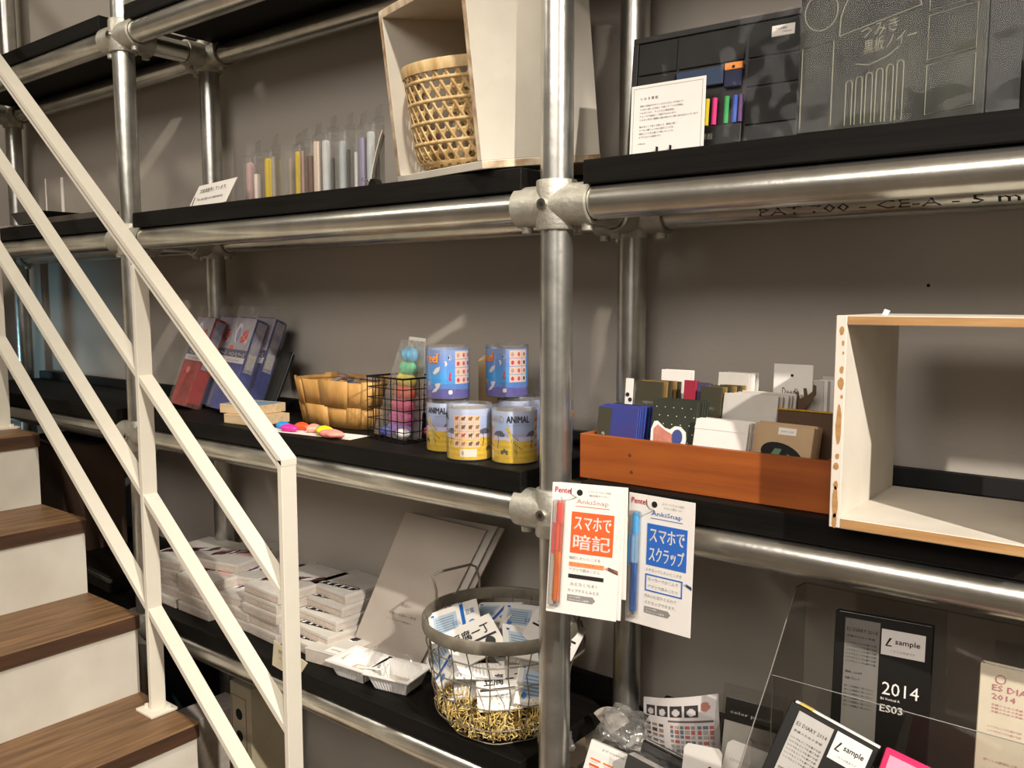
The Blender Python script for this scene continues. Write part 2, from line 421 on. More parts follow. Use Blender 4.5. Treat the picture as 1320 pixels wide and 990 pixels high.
#@@OBJECTS
# ================================================================== OBJECTS ON THE UPPER TIER
# --- big leaning crate (tipped forward, turned) with a bamboo basket in it
ck = 1.075; CO = Vector((-1.055*ck, 1.036*ck, CAMZ+(1.606-CAMZ)*ck))
CM = rot('Z', -19.17) @ rot('X', 7.77) @ rot('Y', 2.09)
cw, ch, cd, ct = .2723*ck, .265*ck, .228, .013
crate = thing('wooden_crate', 'tall white painted crate tipped forward holding the bamboo basket', 'crate', CO, CM.to_euler())
def panel(g, edge_face=True): return g
for nm, b in (('side_panel', (0, ct, 0, cd, .008, ch)), ('side_panel', (cw-ct, cw, 0, cd, .008, ch)), ('top_panel', (ct, cw-ct, 0, cd, ch-ct, ch)),
              ('bottom_panel', (0, cw+.001, 0, cd, -.004, .008)), ('back_panel', (ct, cw-ct, cd-.006, cd, .008, ch-ct))):
    o = MB().cbox(*b, c=.0008).obj(nm, [M_cratew, M_ply2, M_cratep], crate)
    for p in o.data.polygons:
        if p.normal.y < -.9: p.material_index = 0 if nm == 'bottom_panel' else 1
        if p.normal.x > .9 and nm == 'bottom_panel': p.material_index = 1
bk = thing('bamboo_basket', 'hexagonal weave bamboo basket sitting inside the tipped white crate', 'basket', CO + CM @ Vector((.113, .094, .010)), CM.to_euler())
def brad(z): return .0665+.10*z if z > .02 else .058+.5*z
N = 34; H = .162
def bp(t, z, dr=0): r = .096+.055*z+dr - max(0, .018-z)*.7; return Vector((r*math.cos(t), r*math.sin(t), z))
g = MB()
def strip3(g, pts, w, horiz, dr=.0006):
    V = []; n = len(pts)
    for i, (t, z) in enumerate(pts):
        t2, z2 = pts[min(i+1, n-1)]; t1, z1 = pts[max(i-1, 0)]
        du, dv = (t2-t1)*.1, z2-z1; l = math.hypot(du, dv); nx, nz = -dv/l, du/l
        V += [bp(t+nx*w/2/.1, z+nz*w/2, dr), bp(t-nx*w/2/.1, z-nz*w/2, dr)]
    g.add(V, [(2*i, 2*i+1, 2*i+3, 2*i+2) for i in range(n-1)])
dz = H/10.0; pitch = 2*math.pi/N
for k in range(10):
    strip3(g, [(2*math.pi*i/60, (k+.5)*dz) for i in range(61)], .0062, True, .0002 if k % 2 else .0010)
for j in range(N):
    for s in (1, -1):
        strip3(g, [(j*pitch+s*(pitch/2)*(q/2), q*dz/2) for q in range(0, 21)], .0052, False, .0004 if s > 0 else .0008)
o = g.obj('woven_wall', M_bamboo, bk, True)
md = o.modifiers.new('thick', 'SOLIDIFY'); md.thickness = .0009
g = MB(); g.lathe([(.1045, H-.012), (.1072, H-.012), (.1085, H+.002), (.1068, H+.006), (.1045, H+.004), (.1045, H-.012)], 48); g.obj('rim', M_bamboo, bk, True)
for k in range(40):
    t = k*2*math.pi/40
    MBq = g
g = MB(); g.lathe([(0, .001), (.082, .001), (.083, .003), (0, .003)], 32); g.obj('base', M_bamboo, bk, True)
for q in range(3):
    t = thing('paper_roll', ['low pale roll of paper leftmost in the bamboo basket', 'kraft paper roll standing in the middle of the bamboo basket', 'greyish paper roll rightmost in the bamboo basket'][q], 'paper roll', CO + CM @ Vector((.09+.035*q, .10+.012*(q-1), .018)), (CM @ rot('Y', 8*(q-1))).to_euler(), 'paper rolls inside the bamboo basket')
    MB().tube([(0, 0, 0), (0, 0, .07+.01*q)], .009, 14).obj('roll', [M_paper, M_kraft, M_paper2][q], t, True)

# --- row of clear blister packs with pens
pens = [  # x, y, pack height, width, (pen colour, pen radius, pen height) list, label
 (-1.545, 1.10, .098, .050, [('#c9a8a4', .009, .085), ('#d8cac2', .008, .060)], 'clear pack with a pale pink pen, leftmost of the row'),
 (-1.487, 1.10, .102, .040, [('#e2c21c', .0075, .088), ('#b5aca2', .004, .09)], 'clear pack with a thick yellow pen, left part of the row'),
 (-1.437, 1.12, .104, .040, [('#a89a86', .008, .085)], 'clear pack with a brownish grey stick beside the thin yellow pen'),
 (-1.394, 1.10, .104, .036, [('#dcbb1e', .005, .092), ('#cfa79c', .003, .092)], 'clear pack with a thin yellow pen in the middle of the row'),
 (-1.352, 1.10, .110, .038, [('#6b4a3a', .008, .080), ('#cbb9a8', .008, .105)], 'clear pack with a dark brown pen beside the white pen'),
 (-1.308, 1.10, .118, .038, [('#d9dcda', .0075, .104), ('#55504c', .004, .07)], 'clear pack with a wide white pen, first from the left'),
 (-1.262, 1.10, .116, .036, [('#b9c2c2', .0065, .098), ('#4a443f', .004, .08)], 'clear pack with a blue grey pen between two white ones'),
 (-1.224, 1.10, .114, .034, [('#d4d2cf', .004, .074), ('#8d86a0', .007, .098)], 'clear pack with a short white and a lilac pen'),
 (-1.185, 1.10, .120, .036, [('#c9cecd', .0075, .106), ('#57514c', .004, .07)], 'clear pack with a wide white pen beside the grey curved card')]
for i, (x, y, h, w, ps, lb) in enumerate(pens):
    t = thing('pen_pack', lb, 'pen pack', (x, y, Z2), R(random.uniform(-6, 6)), 'clear pen packs on the upper tier')
    MB().box(-w/2, w/2, .014, .0148, 0, h+.012).obj('backing_card', M_clear, t, label='clear plastic backing sheet')
    g = MB(); g.cbox(-w/2+.002, w/2-.002, -.008, .0138, .001, h, .003); g.obj('blister', M_clear, t)
    for q, (c, r, ph) in enumerate(ps):
        px = -w/4+.002+q*w/2
        MB().lathe([(0, .003), (r, .003), (r, ph-.006), (r*.9, ph-.001), (r*.5, ph), (0, ph)], 16, (px, .003)).obj('pen', mat('pen_'+c[1:], c, .4), t, True)
    g = MB(); hh = h+.012
    g.prism([(-.010, hh-.001), (.010, hh-.001), (.012, hh+.022), (-.006, hh+.017)], .0142, .0147); g.obj('hang_tab', M_clear, t, label='clear hang tab with a hole')
cc = thing('curved_card', 'grey curved card standing beside the bamboo basket', 'card', (-1.150, 1.062, Z2), R(42))
g = MB()
g.grid(lambda u, v: (.022*(v**2)+.003*math.sin(v*3), .055*u, v*.098), 6, 10)
o = g.obj('card', M_paper2, cc); o.modifiers.new('s', 'SOLIDIFY').thickness = .001
cl = thing('binder_clip', 'small black clip lying at the foot of the curved card', 'clip', (-1.135, 1.052, Z2))
g = MB(); g.prism([(-.012, 0), (.012, 0), (.004, .012), (-.004, .012)], 0, .016); g.obj('clip_body', M_blackp, cl)
MB().tube([(-.008, -.002, .004), (-.014, -.010, .010), (-.008, -.016, .012), (-.002, -.010, .010), (-.004, -.002, .004)], .0007, 6).obj('clip_wire', M_screw, cl, True)

# --- small tilted sign, left
sg = thing('price_sign', 'small white card sign reading you can buy our stationeries', 'sign', (-1.745, 1.075, Z2+.0008), (R(-10), 0, R(-10)))
g = MB(); g.prism([(0, 0), (.195, 0), (.235, .046), (.045, .046)], 0, .0009); g.obj('card', M_paper, sg)
letters(sg, [('文房具販売しています。', .052, .028, .0095, .135, .5), ('You can buy our stationeries.', .040, .011, .0085, .135, .5)], M_ink, lambda a, b: (a, -.0004, b))
g = MB(); g.prism([(.018, .006), (.022, .006), (.033, .022), (.030, .023)], -.0005, -.0001); g.obj('pencil_mark', M_ink, sg)
# flat papers and a black tray, far left of the upper tier
fl = thing('paper_pile', 'loose flat papers lying on the far left of the upper tier', 'paper', (-2.95, 1.05, Z2))
for q, (a, b, z) in enumerate(((0, .40, 0), (.02, .37, .004), (.30, .55, 0), (.52, .86, .001))):
    g = MB(T((a, .004, z)) @ rot('X', 1.5)); g.cbox(0, b-a, 0, .2, 0, .0035+.012*(q == 3), .0006)
    g.obj('sheet', [M_kraft, M_box, M_paper2, mat('grey_card', '#4d463f', .7)][q], fl)
bt = thing('black_tray', 'small black flared tray on the papers at far left', 'tray', (-2.48, 1.06, Z2+.006))
g = MB()
g.add([(-.055,-.01,0),(.055,-.01,0),(.055,.09,0),(-.055,.09,0),(-.078,-.018,.030),(.078,-.018,.030),(.078,.10,.030),(-.078,.10,.030)],[(0,1,5,4),(1,2,6,5),(2,3,7,6),(3,0,4,7),(0,3,2,1)])
o = g.obj('tray_body', M_blackp, bt); o.modifiers.new('s', 'SOLIDIFY').thickness = .002
for x, w, h in ((-2.640, .017, .160), (-2.745, .007, .165)):  # pale strips modelled in place of bright light streaks on the wall
    t = thing('light_streak_strip', 'pale %s strip standing in for a light streak on the far left of the upper tier' % ('wide' if w > .01 else 'thin'), 'light streak', (x, 1.22, Z2))
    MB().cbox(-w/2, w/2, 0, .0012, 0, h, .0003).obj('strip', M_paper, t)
MB().cbox(0, .33, 0, .14, 0, .006, .001).obj('booklet_body', M_black, thing('booklet', 'thin dark booklet lying left of the small white sign', 'booklet', (-1.90, 1.10, Z2)))

# --- white text sign, upper right
ws = thing('text_sign', 'white framed text card standing in front of the blackboard pack', 'sign', (-.634, 1.072, Z2), (R(-3), 0, R(2)))
MB().cbox(0, .110, 0, .0012, 0, .098, .0003).obj('card', M_paper, ws)
g = MB()
for a in ((.004, .106, .004, .0044), (.004, .106, .0936, .094), (.004, .0044, .004, .094), (.1056, .106, .004, .094)): g.box(a[0], a[1], -.0003, -.0001, a[2], a[3])
g.obj('border_line', M_inkg, ws)
L_ = ['黒板の両面がデザインされたブロックを並べて', 'つみきの楽しさを知って描いて「つみき黒板」', 'つみきになり、そのうえに黒板塗料。', 'チョークで自由に、何度でもかけます。', 'つみきの形は10種類の組み合わせの使い方が広がっています。', '', '積み木として並べる楽しさ、黒板に描く', 'いつもの暮らしの中に遊びごころを、', '黒板としてまた置いて楽しむことも、', 'オブジェにも最適です。']
it = [('つ み き 黒 板', .014, .077, .0042)]; zz = .068
for s_ in L_:
    if s_: it.append((s_, .014, zz, .0026, min(.0031*len(s_), .088)))
    zz -= .0047
it.append(('1,680 yen', .013, .0165, .0028))
letters(ws, it, M_ink, lambda a, b: (a, -.0004, b))
for q in (0, 1):
    st = MB(T((.044+.020*q, -.001, -.001))); st.tube([(0, .006, 0), (0, -.004, 0), (0, -.0045, .012), (.0006, -.002, .012), (0, -.002, .001)], .0010, 6); st.obj('wire_holder', M_blackp, ws, True)

# --- blackboard pack (open tray with chalks)
b1 = thing('blackboard_set', 'black boxed blackboard block set with coloured chalks in a clear window', 'craft set', (-.655, 1.10, Z2+.004), (R(-6), 0, R(2.5)))
bw, bh, bd = .262, .172, .035
MB().cbox(0, bw, .004, bd, 0, bh, .001).obj('tray_body', M_black, b1)
g = MB()
for a in ((0, bw, bh-.008, bh), (0, bw, 0, .004), (0, .008, .004, bh-.008), (bw-.008, bw, .004, bh-.008)): g.cbox(a[0], a[1], 0, .0045, a[2], a[3], .0006)
g.obj('tray_rim', mat('charcoal_card', '#181613', .6), b1)
Mb = [mat('blackboard_%d' % q, c, .75, var=.25, scale=25) for q, c in enumerate(('#100f0d', '#161511', '#121410'))]
for q, (x0, x1, z0, z1) in enumerate(((.010, .068, .118, .162), (.072, .166, .118, .162), (.172, .252, .118, .162), (.172, .252, .080, .115), (.172, .252, .030, .077), (.010, .068, .006, .114), (.072, .100, .006, .114))):
    MB().cbox(x0, x1, .0005, .004, z0, z1, .0006).obj('board_block', Mb[q % 3], b1)
for q, (c, x) in enumerate((('#8d7a4a', .108), ('#d8c42c', .119), ('#d9357f', .130), ('#3b9a54', .147), ('#3a56b0', .159), ('#6a4a78', .167))):
    MB(T((x, -.0015, 0))).tube([(0, 0, .034), (0, 0, .070)], .0034, 12).obj('chalk', mat('chalk_'+c[1:], c, .8), b1, True)
MB().cbox(.074, .170, -.0050, .0003, .006, .032, .0005).obj('label_band', M_black, b1)
letters(b1, [('つみき黒板', .088, .014, .0085, .044)], M_chalk, lambda a, b: (a, -.0054, b))
MB().cbox(.072, .140, -.004, .0, .088, .112, .0008).obj('sponge', mat('blue_grey_sponge', '#2d3c55', .8), b1)
MB().cbox(.142, .167, -.004, .0, .082, .104, .0008).obj('chalk_bag', mat('navy_felt', '#171d3c', .8), b1)
g = MB(); g.cbox(.142, .167, -.0046, .0002, .1045, .114, .0006); g.m = 1; g.cyl((.1545, -.0046, .108), (.1545, -.0049, .108), .0022, 12); g.obj('header_tag', [mat('orange_tag', '#e08a35', .6), M_dark], b1, label='orange header tag with a round hole')
MB().cbox(.202, .232, -.0003, .0006, .140, .154, .0002).obj('price_sticker', M_paper, b1)
letters(b1, [('つみき黒板', .207, .148, .0028), ('5,400 yen', .216, .143, .0030)], M_ink, lambda a, b: (a, -.0006, b))
g = MB(); g.grid(lambda u, v: (u*bw, -.0065-.0012*noise.noise((u*9, v*7, 1))-.001*noise.noise((u*25, v*21, 3)), v*bh), 30, 20); g.obj('wrap_film', M_film, b1, True)

# --- second blackboard pack, chalk outlines
b2 = thing('blackboard_pack', 'tall blackboard pack with chalk outlined shapes at the upper right', 'craft set', (-.392, 1.054, Z2+.0026), (R(-2.5), 0, R(3)))
w2, h2, d2 = .200, .178, .06
Mbk = mat('marbled_blackboard', '#121310', .7, c2='#3b3c31', scale=11, stretch=(1.6, 1, .8))
MB().cbox(0, w2, 0, d2, 0, h2, .001).obj('pack_body', Mbk, b2)
MB().cbox(w2+.0005, w2+.034, .006, d2, 0, h2, .001).obj('pack_side', mat('dark_marbled', '#12120f', .5, var=.4, scale=18), b2)
g = MB(); lw = .0009
def cl_(pts, closed=False):
    P_ = [(x, -.0004, z) for x, z in pts]; g.tube(P_, lw/2+.0002, 4, True, None, closed)
cl_([(.024+.019*math.cos(a*.2618), .140+.022*math.sin(a*.2618)) for a in range(24)], True)
cl_([(.004, .006), (.004, .100), (.040, .104), (.040, .006)])
cl_([(.046+.0005*0, .108)] + [(.090+.044*math.cos(R(a)), .118+.052*math.sin(R(a))) for a in range(170, 9, -8)] + [(.134, .128), (.046, .108)])
for z0, z1 in ((.006, .060), (.066, .114), (.120, .170)): cl_([(.142, z0), (.142, z1), (.190, z1+.006), (.190, z0+.006)], True)
for q in range(6):
    x = .056+q*.011; zt = .052+q*.003
    cl_([(x, .004), (x, zt), (x+.002, zt+.003), (x+.005, zt+.003), (x+.007, zt), (x+.007, .004)])
cl_([(.066, .073), (.080, .070), (.100, .077), (.112, .086)])
g.obj('chalk_outline', M_chalk, b2, label='pale chalk outline drawing')
letters(b2, [('つみき', .070, .098, .015, .040, 0), ('黒板ノイー', .074, .080, .016, .056, 0)], M_chalk, lambda a, b: (a, -.0005, b+.14*(a-.06)))
g = MB(); g.grid(lambda u, v: (u*(w2+.034), -.003-.0015*noise.noise((u*9, v*7, 5)), v*h2), 24, 20); g.obj('wrap_film', M_film, b2, True)
b3 = thing('grey_box', 'edge of a grey box right of the tall blackboard pack', 'box', (-.146, 1.06, Z2), R(3))
MB().cbox(0, .16, 0, .1, 0, .062, .001).obj('box_body', mat('grey_card', '#4d463f', .7), b3)
MB().cbox(-.001, .161, -.001, .101, .055, .064, .001).obj('lid', mat('grey_card2', '#5d564d', .7), b3)

# ================================================================== OBJECTS ON THE TIER OF THE CANS
# --- printed cans
CRR, CHH = .0385, .092
def can_canvas(kind):
    c = Canvas(240, 70)
    if kind == 'sea':
        for j in range(10): c.rect(0, j/10, 1, (j+1)/10+.02, ['#6a68b4', '#6e70bc', '#4c84cc', '#2f9fe4', '#3aa6ea', '#4a9fe6', '#5a98e0', '#6a98dc', '#7a9cd8', '#86a2d6'][j])
        c.poly([(0, 0), (1, 0), (1, .16), (.85, .2), (.7, .15), (.55, .22), (.4, .16), (.2, .2), (0, .15)], '#5a55a0')
        for x0 in (0, .5):
            c.poly([(x0+.10, .52), (x0+.13, .62), (x0+.165, .66), (x0+.155, .56), (x0+.12, .49)], '#ebe3da')
            c.poly([(x0+.10, .16), (x0+.13, .22), (x0+.12, .30), (x0+.17, .32), (x0+.155, .22), (x0+.13, .14), (x0+.09, .11)], '#ddd4cf')
            for fx, fz in ((.205, .72), (.235, .84)):
                c.ell(x0+fx, fz, .010, .05, '#e8e4dc'); c.rect(x0+fx-.008, fz-.03, x0+fx-.003, fz+.03, '#1d1d25'); c.rect(x0+fx+.002, fz-.03, x0+fx+.005, fz+.03, '#1d1d25')
            c.poly([(x0+.225, .40), (x0+.235, .56), (x0+.247, .50), (x0+.243, .44), (x0+.25, .38), (x0+.235, .34)], '#d0244f')
            c.ell(x0+.24, .13, .016, .045, '#e9e6da'); c.rect(x0+.23, .15, x0+.25, .18, '#222')if 0 else None
            c.ell(x0+.06, .30, .012, .05, '#f0a030')
        gx, cols = .28, 4
        for X0 in (.275, .775):
            for a in range(3):
                for b in range(4):
                    x = X0+a*.052; z = .30+b*.17
                    c.rect(x, z, x+.048, z+.155, '#e7c8b8')
                    c.ell(x+.024, z+.077, .012, .045, ['#d0244f', '#c8584a', '#20222c', '#b8a090', '#c04058', '#a85848'][(a*4+b*3) % 6])
    else:
        for j in range(8): c.rect(0, .42+j*.073, 1, .52+j*.073, ['#c9c6e0', '#a9a7cc', '#a8b4da', '#a6b8de', '#a8bce0', '#b0c0e2', '#bac6e4', '#c0cae4'][j])
        c.poly([(0, 0), (1, 0), (1, .42), (.9, .44), (.7, .40), (.5, .45), (.3, .40), (.1, .44), (0, .42)], '#d9b41a')
        for j in range(6): c.line([(0, .08+j*.055), (.3, .1+j*.055), (.6, .07+j*.055), (1, .1+j*.055)], .004, '#e3c93e' if j % 2 else '#c99a14', .35)
        for x0 in (0, .5):
            # acacia trees
            for tx, s_ in ((.05, 1), (.30, .8)):
                c.poly([(x0+tx-.05*s_, .52), (x0+tx-.02, .60), (x0+tx+.03, .62), (x0+tx+.06*s_, .55), (x0+tx+.05, .50)], '#3f4a5e')
                c.line([(x0+tx, .52), (x0+tx+.004, .40), (x0+tx-.004, .28)], .006, '#2b241c', .35)
            # giraffe
            c.line([(x0+.135, .64), (x0+.155, .46), (x0+.165, .38)], .022, '#c9b13c', .35)
            c.ell(x0+.130, .66, .016, .04, '#c9b13c'); c.ell(x0+.172, .36, .026, .09, '#c9b13c')
            c.line([(x0+.160, .36), (x0+.158, .12)], .007, '#b59a30', .35); c.line([(x0+.185, .36), (x0+.188, .12)], .007, '#b59a30', .35)
            for q in range(14): c.ell(x0+.135+.055*((q*37) % 17)/17+.003*q, .60-.42*q/14, .004, .018, '#5a4518')
            for q in range(3): c.ell(x0+.085+.018*q, .20+.03*(q % 2), .010, .05, '#4d4a40')
    return c
def can_canvas2(kind):
    c = can_canvas(kind)
    if kind == 'land':
        for X0 in (.36, .86):
            for a in range(4):
                for b in range(4):
                    x = (X0+a*.050-.03) % 1; z = .24+b*.165
                    c.rect(x, z, x+.046, z+.150, '#eac6a4')
                    k = (a*3+b*5) % 7
                    col = ['#8a5a34', '#b8402c', '#6a4a34', '#a58050', '#4c3c48', '#93733f', '#5c5448'][k]
                    c.ell(x+.023, z+.08, .013, .032, col); c.rect(x+.012, z+.03, x+.016, z+.08, col); c.rect(x+.029, z+.03, x+.033, z+.08, col); c.ell(x+.034, z+.105, .007, .02, col)
            c.rect(X0+.02, .06, X0+.14, .21, '#e6dccb'); c.ell(X0+.04, .13, .010, .04, '#b9a790')
    return c
def cyl_fn(r, z0, z1, a0=0): return lambda u, v: (r*math.cos(a0-2*math.pi*(1-u)), r*math.sin(a0-2*math.pi*(1-u)), z0+(z1-z0)*v)
def rad_letters(r, ang0, z):       # lettering round a can: x runs along the arc
    return lambda a, b: (r*math.cos(ang0+a/r), r*math.sin(ang0+a/r), z+b)
def make_can(kind, label, loc, front, rz=0):
    t = thing('printed_can', label, 'can', (loc[0], loc[1], loc[2]), rz, 'printed cans on the middle tier')
    g = MB(); r = CRR
    g.lathe([(0, .0005), (r-.0015, .0005), (r, .002), (r, CHH-.003), (r-.0005, CHH), (r-.002, CHH), (r-.002, CHH-.008), (0, CHH-.008)], 48)
    g.obj('can_body', M_clear, t, True)
    MB().lathe([(0, .002), (r-.0022, .002), (r-.0022, .0023)], 32).obj('can_floor', M_paper2, t, True)
    # front of the print (u = .13 .. .3) is turned to azimuth `front`
    a0 = front + 2*math.pi*(1-.17)
    me = can_canvas2(kind).mesh('label_print', cyl_fn(r-.0008, .003, CHH-.006, a0), M_prints, 5, 70) if (kind, front) not in _CM else _CM[kind, front]
    _CM[kind, front] = me
    o = bpy.data.objects.new('label_print', me); COL.objects.link(o); o.parent = t
    g = MB(); rr = r-.0030
    g.grid(lambda u, v: (rr*math.cos(2*math.pi*u), rr*math.sin(2*math.pi*u), .003+(CHH-.012)*v), 32, 1); g.obj('label_back', M_paper2, t, True)
    f = rad_letters(r+.0004, front, 0)
    if kind == 'sea':
        letters(t, [('reef', -.032, .064, .016, .028), ('reef', -.0312, .0644, .016, .028)], mat('ink_yellow_red', '#e8921c', .5), f, 'title_lettering', 2)
        letters(t, [('reef', -.0326, .0632, .0172, .030)], mat('ink_red', '#c8301c', .5), rad_letters(r+.0002, front, 0), 'title_shadow', 2)
    else:
        letters(t, [('ANIMAL', -.012, .068, .0105, .038), ('ANIMAL', -.0114, .0684, .0105, .038)], M_ink, f, 'title_lettering', 2)
        letters(t, [('LAND', -.043, .068, .0105, .026)], M_inkg, f, 'title_lettering', 2)
        letters(t, [('wooden stamp animals', -.010, .0625, .003, .036)], M_inkg, f, 'small_lettering')
        return t
_CM = {}
vd = lambda x, y: math.atan2(-y, -x)      # azimuth towards the viewer
make_can('land', 'yellow and blue animal can, leftmost of the lower row beside the wire basket', (-1.023, 1.120, Z3), vd(-1.023, 1.12)-.75)
make_can('land', 'animal can with a grid of stamp pictures facing front, middle of lower row', (-.941, 1.083, Z3), vd(-.94, 1.08)-1.75)
make_can('land', 'animal can with a giraffe, nearest to the pipe post', (-.8635, 1.107, Z3), vd(-.863, 1.107)-.05)
make_can('land', 'animal can mostly hidden under the right blue can', (-.945, 1.222, Z3), vd(-.95, 1.2)+2.2)
make_can('sea', 'blue reef can half hidden behind the pipe post', (-.862, 1.205, Z3), vd(-.86, 1.2)+2.0)
make_can('sea', 'blue reef can stacked on top at the left', (-1.020, 1.117, Z3+CHH), vd(-1.02, 1.117)-.32)
make_can('sea', 'blue reef can stacked on top at the right', (-.958, 1.205, Z3+CHH), vd(-.96, 1.2)-.55)
sp = thing('picture_card', 'brown scalloped card standing between the two blue cans', 'card', (-1.03, 1.24, Z3), R(20))
g = MB(); g.prism([(-.02, 0), (.02, 0), (.024, .05), (.018, .1), (.024, .13), (.018, .16), (0, .168), (-.02, .15)], 0, .0015); g.obj('card', M_kraft, sp)

# --- black wire basket with the colourful triangular pack
wb = thing('wire_basket', 'small black wire grid basket beside the cans', 'basket', (-1.228, 1.118, Z3+.001), R(-6))
wx, wy, wz = .108, .095, .118
g = MB(); rw = .0010
def gw(a, b, r=rw): g.cyl(a, b, r, 6, cap=False)
nx_, ny_, nz_ = 6, 5, 6
for i in range(nx_+1):
    x = wx*i/nx_; gw((x, 0, 0), (x, 0, wz)); gw((x, wy, 0), (x, wy, wz)); gw((x, 0, 0), (x, wy, 0))
for j in range(ny_+1):
    y = wy*j/ny_; gw((0, y, 0), (0, y, wz)); gw((wx, y, 0), (wx, y, wz)); gw((0, y, 0), (wx, y, 0))
for k in range(nz_):
    z = wz*k/nz_; gw((0, 0, z), (wx, 0, z)); gw((0, wy, z), (wx, wy, z)); gw((0, 0, z), (0, wy, z)); gw((wx, 0, z), (wx, wy, z))
g.obj('wire_grid', M_wire, wb)
MB().tube([(0, 0, wz), (wx, 0, wz), (wx, wy, wz), (0, wy, wz)], .0019, 8, closed=True).obj('rim_wire', M_wire, wb)
tp = thing('eraser_pack', 'tall triangular clear pack of rainbow coloured rubbers in the wire basket', 'pack', (-1.178, 1.15, Z3+.004), (R(-3), R(3), R(-4)))
tz = .185
g = MB(); g.add([(-.052, -.02, 0), (.040, -.02, 0), (.040, .02, 0), (-.052, .02, 0), (.002, -.010, tz), (.046, -.010, tz), (.046, .010, tz), (.002, .010, tz)], [(0,3,2,1),(4,5,6,7),(0,1,5,4),(1,2,6,5),(2,3,7,6),(3,0,4,7)])
g.obj('clear_cover', M_bag, tp)
g = MB(); g.add([(-.051, .0205, 0), (.041, .0205, 0), (.047, .0105, tz+.006), (.001, .0105, tz+.006)], [(0, 1, 2, 3)]); g.obj('backing_card', M_paper2, tp)
for q, (z, c, rr) in enumerate(((.158, '#5fb4dc', .017), (.132, '#59c08a', .018), (.110, '#e8d23a', .021), (.086, '#ee6a4a', .023), (.060, '#e0507e', .026), (.036, '#d858a0', .027), (.014, '#a06cc8', .028))):
    for h in range(2):
        f = .5-.5*z/tz; xx = (.022-.045*(1-z/tz)*.5)+(h-.5)*rr*.9
        g = MB(T((xx, -.002, z)) @ rot('Z', 20*h)); nn = 12
        g.grid(lambda u, v: (rr*.62*math.cos(2*math.pi*u)*math.sin(math.pi*v)*(1+.15*math.cos(6*math.pi*u)), .010*math.sin(2*math.pi*u)*math.sin(math.pi*v), .0135*math.cos(math.pi*v)), 16, 8)
        g.obj('coloured_rubber', mat('rubber_'+c[1:], c, .5), tp, True)
for q, (x, y, c) in enumerate(((-1.150, 1.135, '#e6e2dc'), (-1.195, 1.14, '#4a5ba8'), (-1.135, 1.19, '#c13a78'))):
    t = thing('rubber_toy', ['white rubber shape at the bottom of the black wire basket', 'blue rubber shape at the bottom left of the black wire basket', 'magenta rubber shape behind the triangular pack'][q], 'rubber', (x, y, Z3+.004), q)
    g = MB(); g.grid(lambda u, v: (.017*math.cos(2*math.pi*u)*math.sin(math.pi*v), .011*math.sin(2*math.pi*u)*math.sin(math.pi*v), .010-.010*math.cos(math.pi*v)), 14, 8); g.obj('rubber_body', mat('rubber_'+c[1:], c, .5), t, True)

# --- woven chip-wood basket with packs
pb = thing('chip_basket', 'woven chip wood basket with small clear packs', 'basket', (-1.405, 1.228, Z3+.001), R(-2))
def oval(t, z, dr=0):
    a, b = .114+.24*z+dr, .060+.12*z+dr; e = .62
    c, s_ = math.cos(t), math.sin(t)
    return Vector((a*math.copysign(abs(c)**e, c), b*math.copysign(abs(s_)**e, s_), z))
NP = 16; HB = .096
for row, (za, zb) in enumerate(((0.0, .044), (.042, HB))):
    for k in range(NP):
        dr = .0016 if (k+row) % 2 else 0
        t0 = 2*math.pi*(k-.04)/NP; t1 = 2*math.pi*(k+1.04)/NP
        g = MB(); g.grid(lambda u, v: oval(t0+(t1-t0)*u, za+(zb-za)*v+(.003*math.sin(k*2.3) if (row and v == 1) else 0), dr+.0008*math.sin(math.pi*u)), 4, 2)
        o = g.obj('splint', M_chip, pb, True); o.modifiers.new('s', 'SOLIDIFY').thickness = .0011
g = MB(); g.grid(lambda u, v: oval(2*math.pi*u, HB-.009+.008*v, -.0016), 64, 1); o = g.obj('band', M_chip, pb, True); o.modifiers.new('s', 'SOLIDIFY').thickness = .001
g = MB(); g.add([tuple(oval(2*math.pi*i/48, .002)) for i in range(48)], [tuple(range(48))]); g.obj('basket_floor', M_chip, pb)
cols = ['#4f8fd0', '#d8c9a0', '#c8c0b4', '#e2c94a', '#d5d0c8', '#3f78c8', '#ccc4b8', '#b8b0a4', '#d9a8a0', '#c9c4ba']
for q in range(10):
    x = -1.405+.075*math.cos(q*2.1)*(.4+.06*q % .6+.3); y = 1.232+.033*math.sin(q*2.7)
    t = thing('rubber_pack', ['clear pack with a round blue rubber, right of centre', 'clear pack with a beige rubber', 'clear pack with a pale grey rubber', 'clear pack with a yellow rubber', 'clear pack with an off white rubber', 'clear pack with a deep blue rubber', 'clear pack with a sand coloured rubber', 'clear pack with a mouse grey rubber', 'clear pack with a pale pink rubber', 'clear pack with a bone coloured rubber'][q]+' in the chip wood basket', 'pack', (x, y, Z3+.052+.005*q), (R(20*math.sin(q*1.7)), R(18*math.cos(q*2.3)), q*1.1), 'small clear packs in the chip wood basket')
    g = MB(); g.grid(lambda u, v: ((u-.5)*.066, (v-.5)*.05, .004+.005*math.sin(math.pi*u)*math.sin(math.pi*v)+.002*noise.noise((u*5+q, v*5, q))), 8, 6); g.obj('clear_bag', M_bag, t, True)
    g = MB(); g.grid(lambda u, v: (.019*math.cos(2*math.pi*u)*math.sin(math.pi*v), .013*math.sin(2*math.pi*u)*math.sin(math.pi*v), .004+.0045*math.cos(math.pi*v)), 14, 6); g.obj('rubber_body', mat('rubber_'+cols[q][1:], cols[q], .5), t, True)

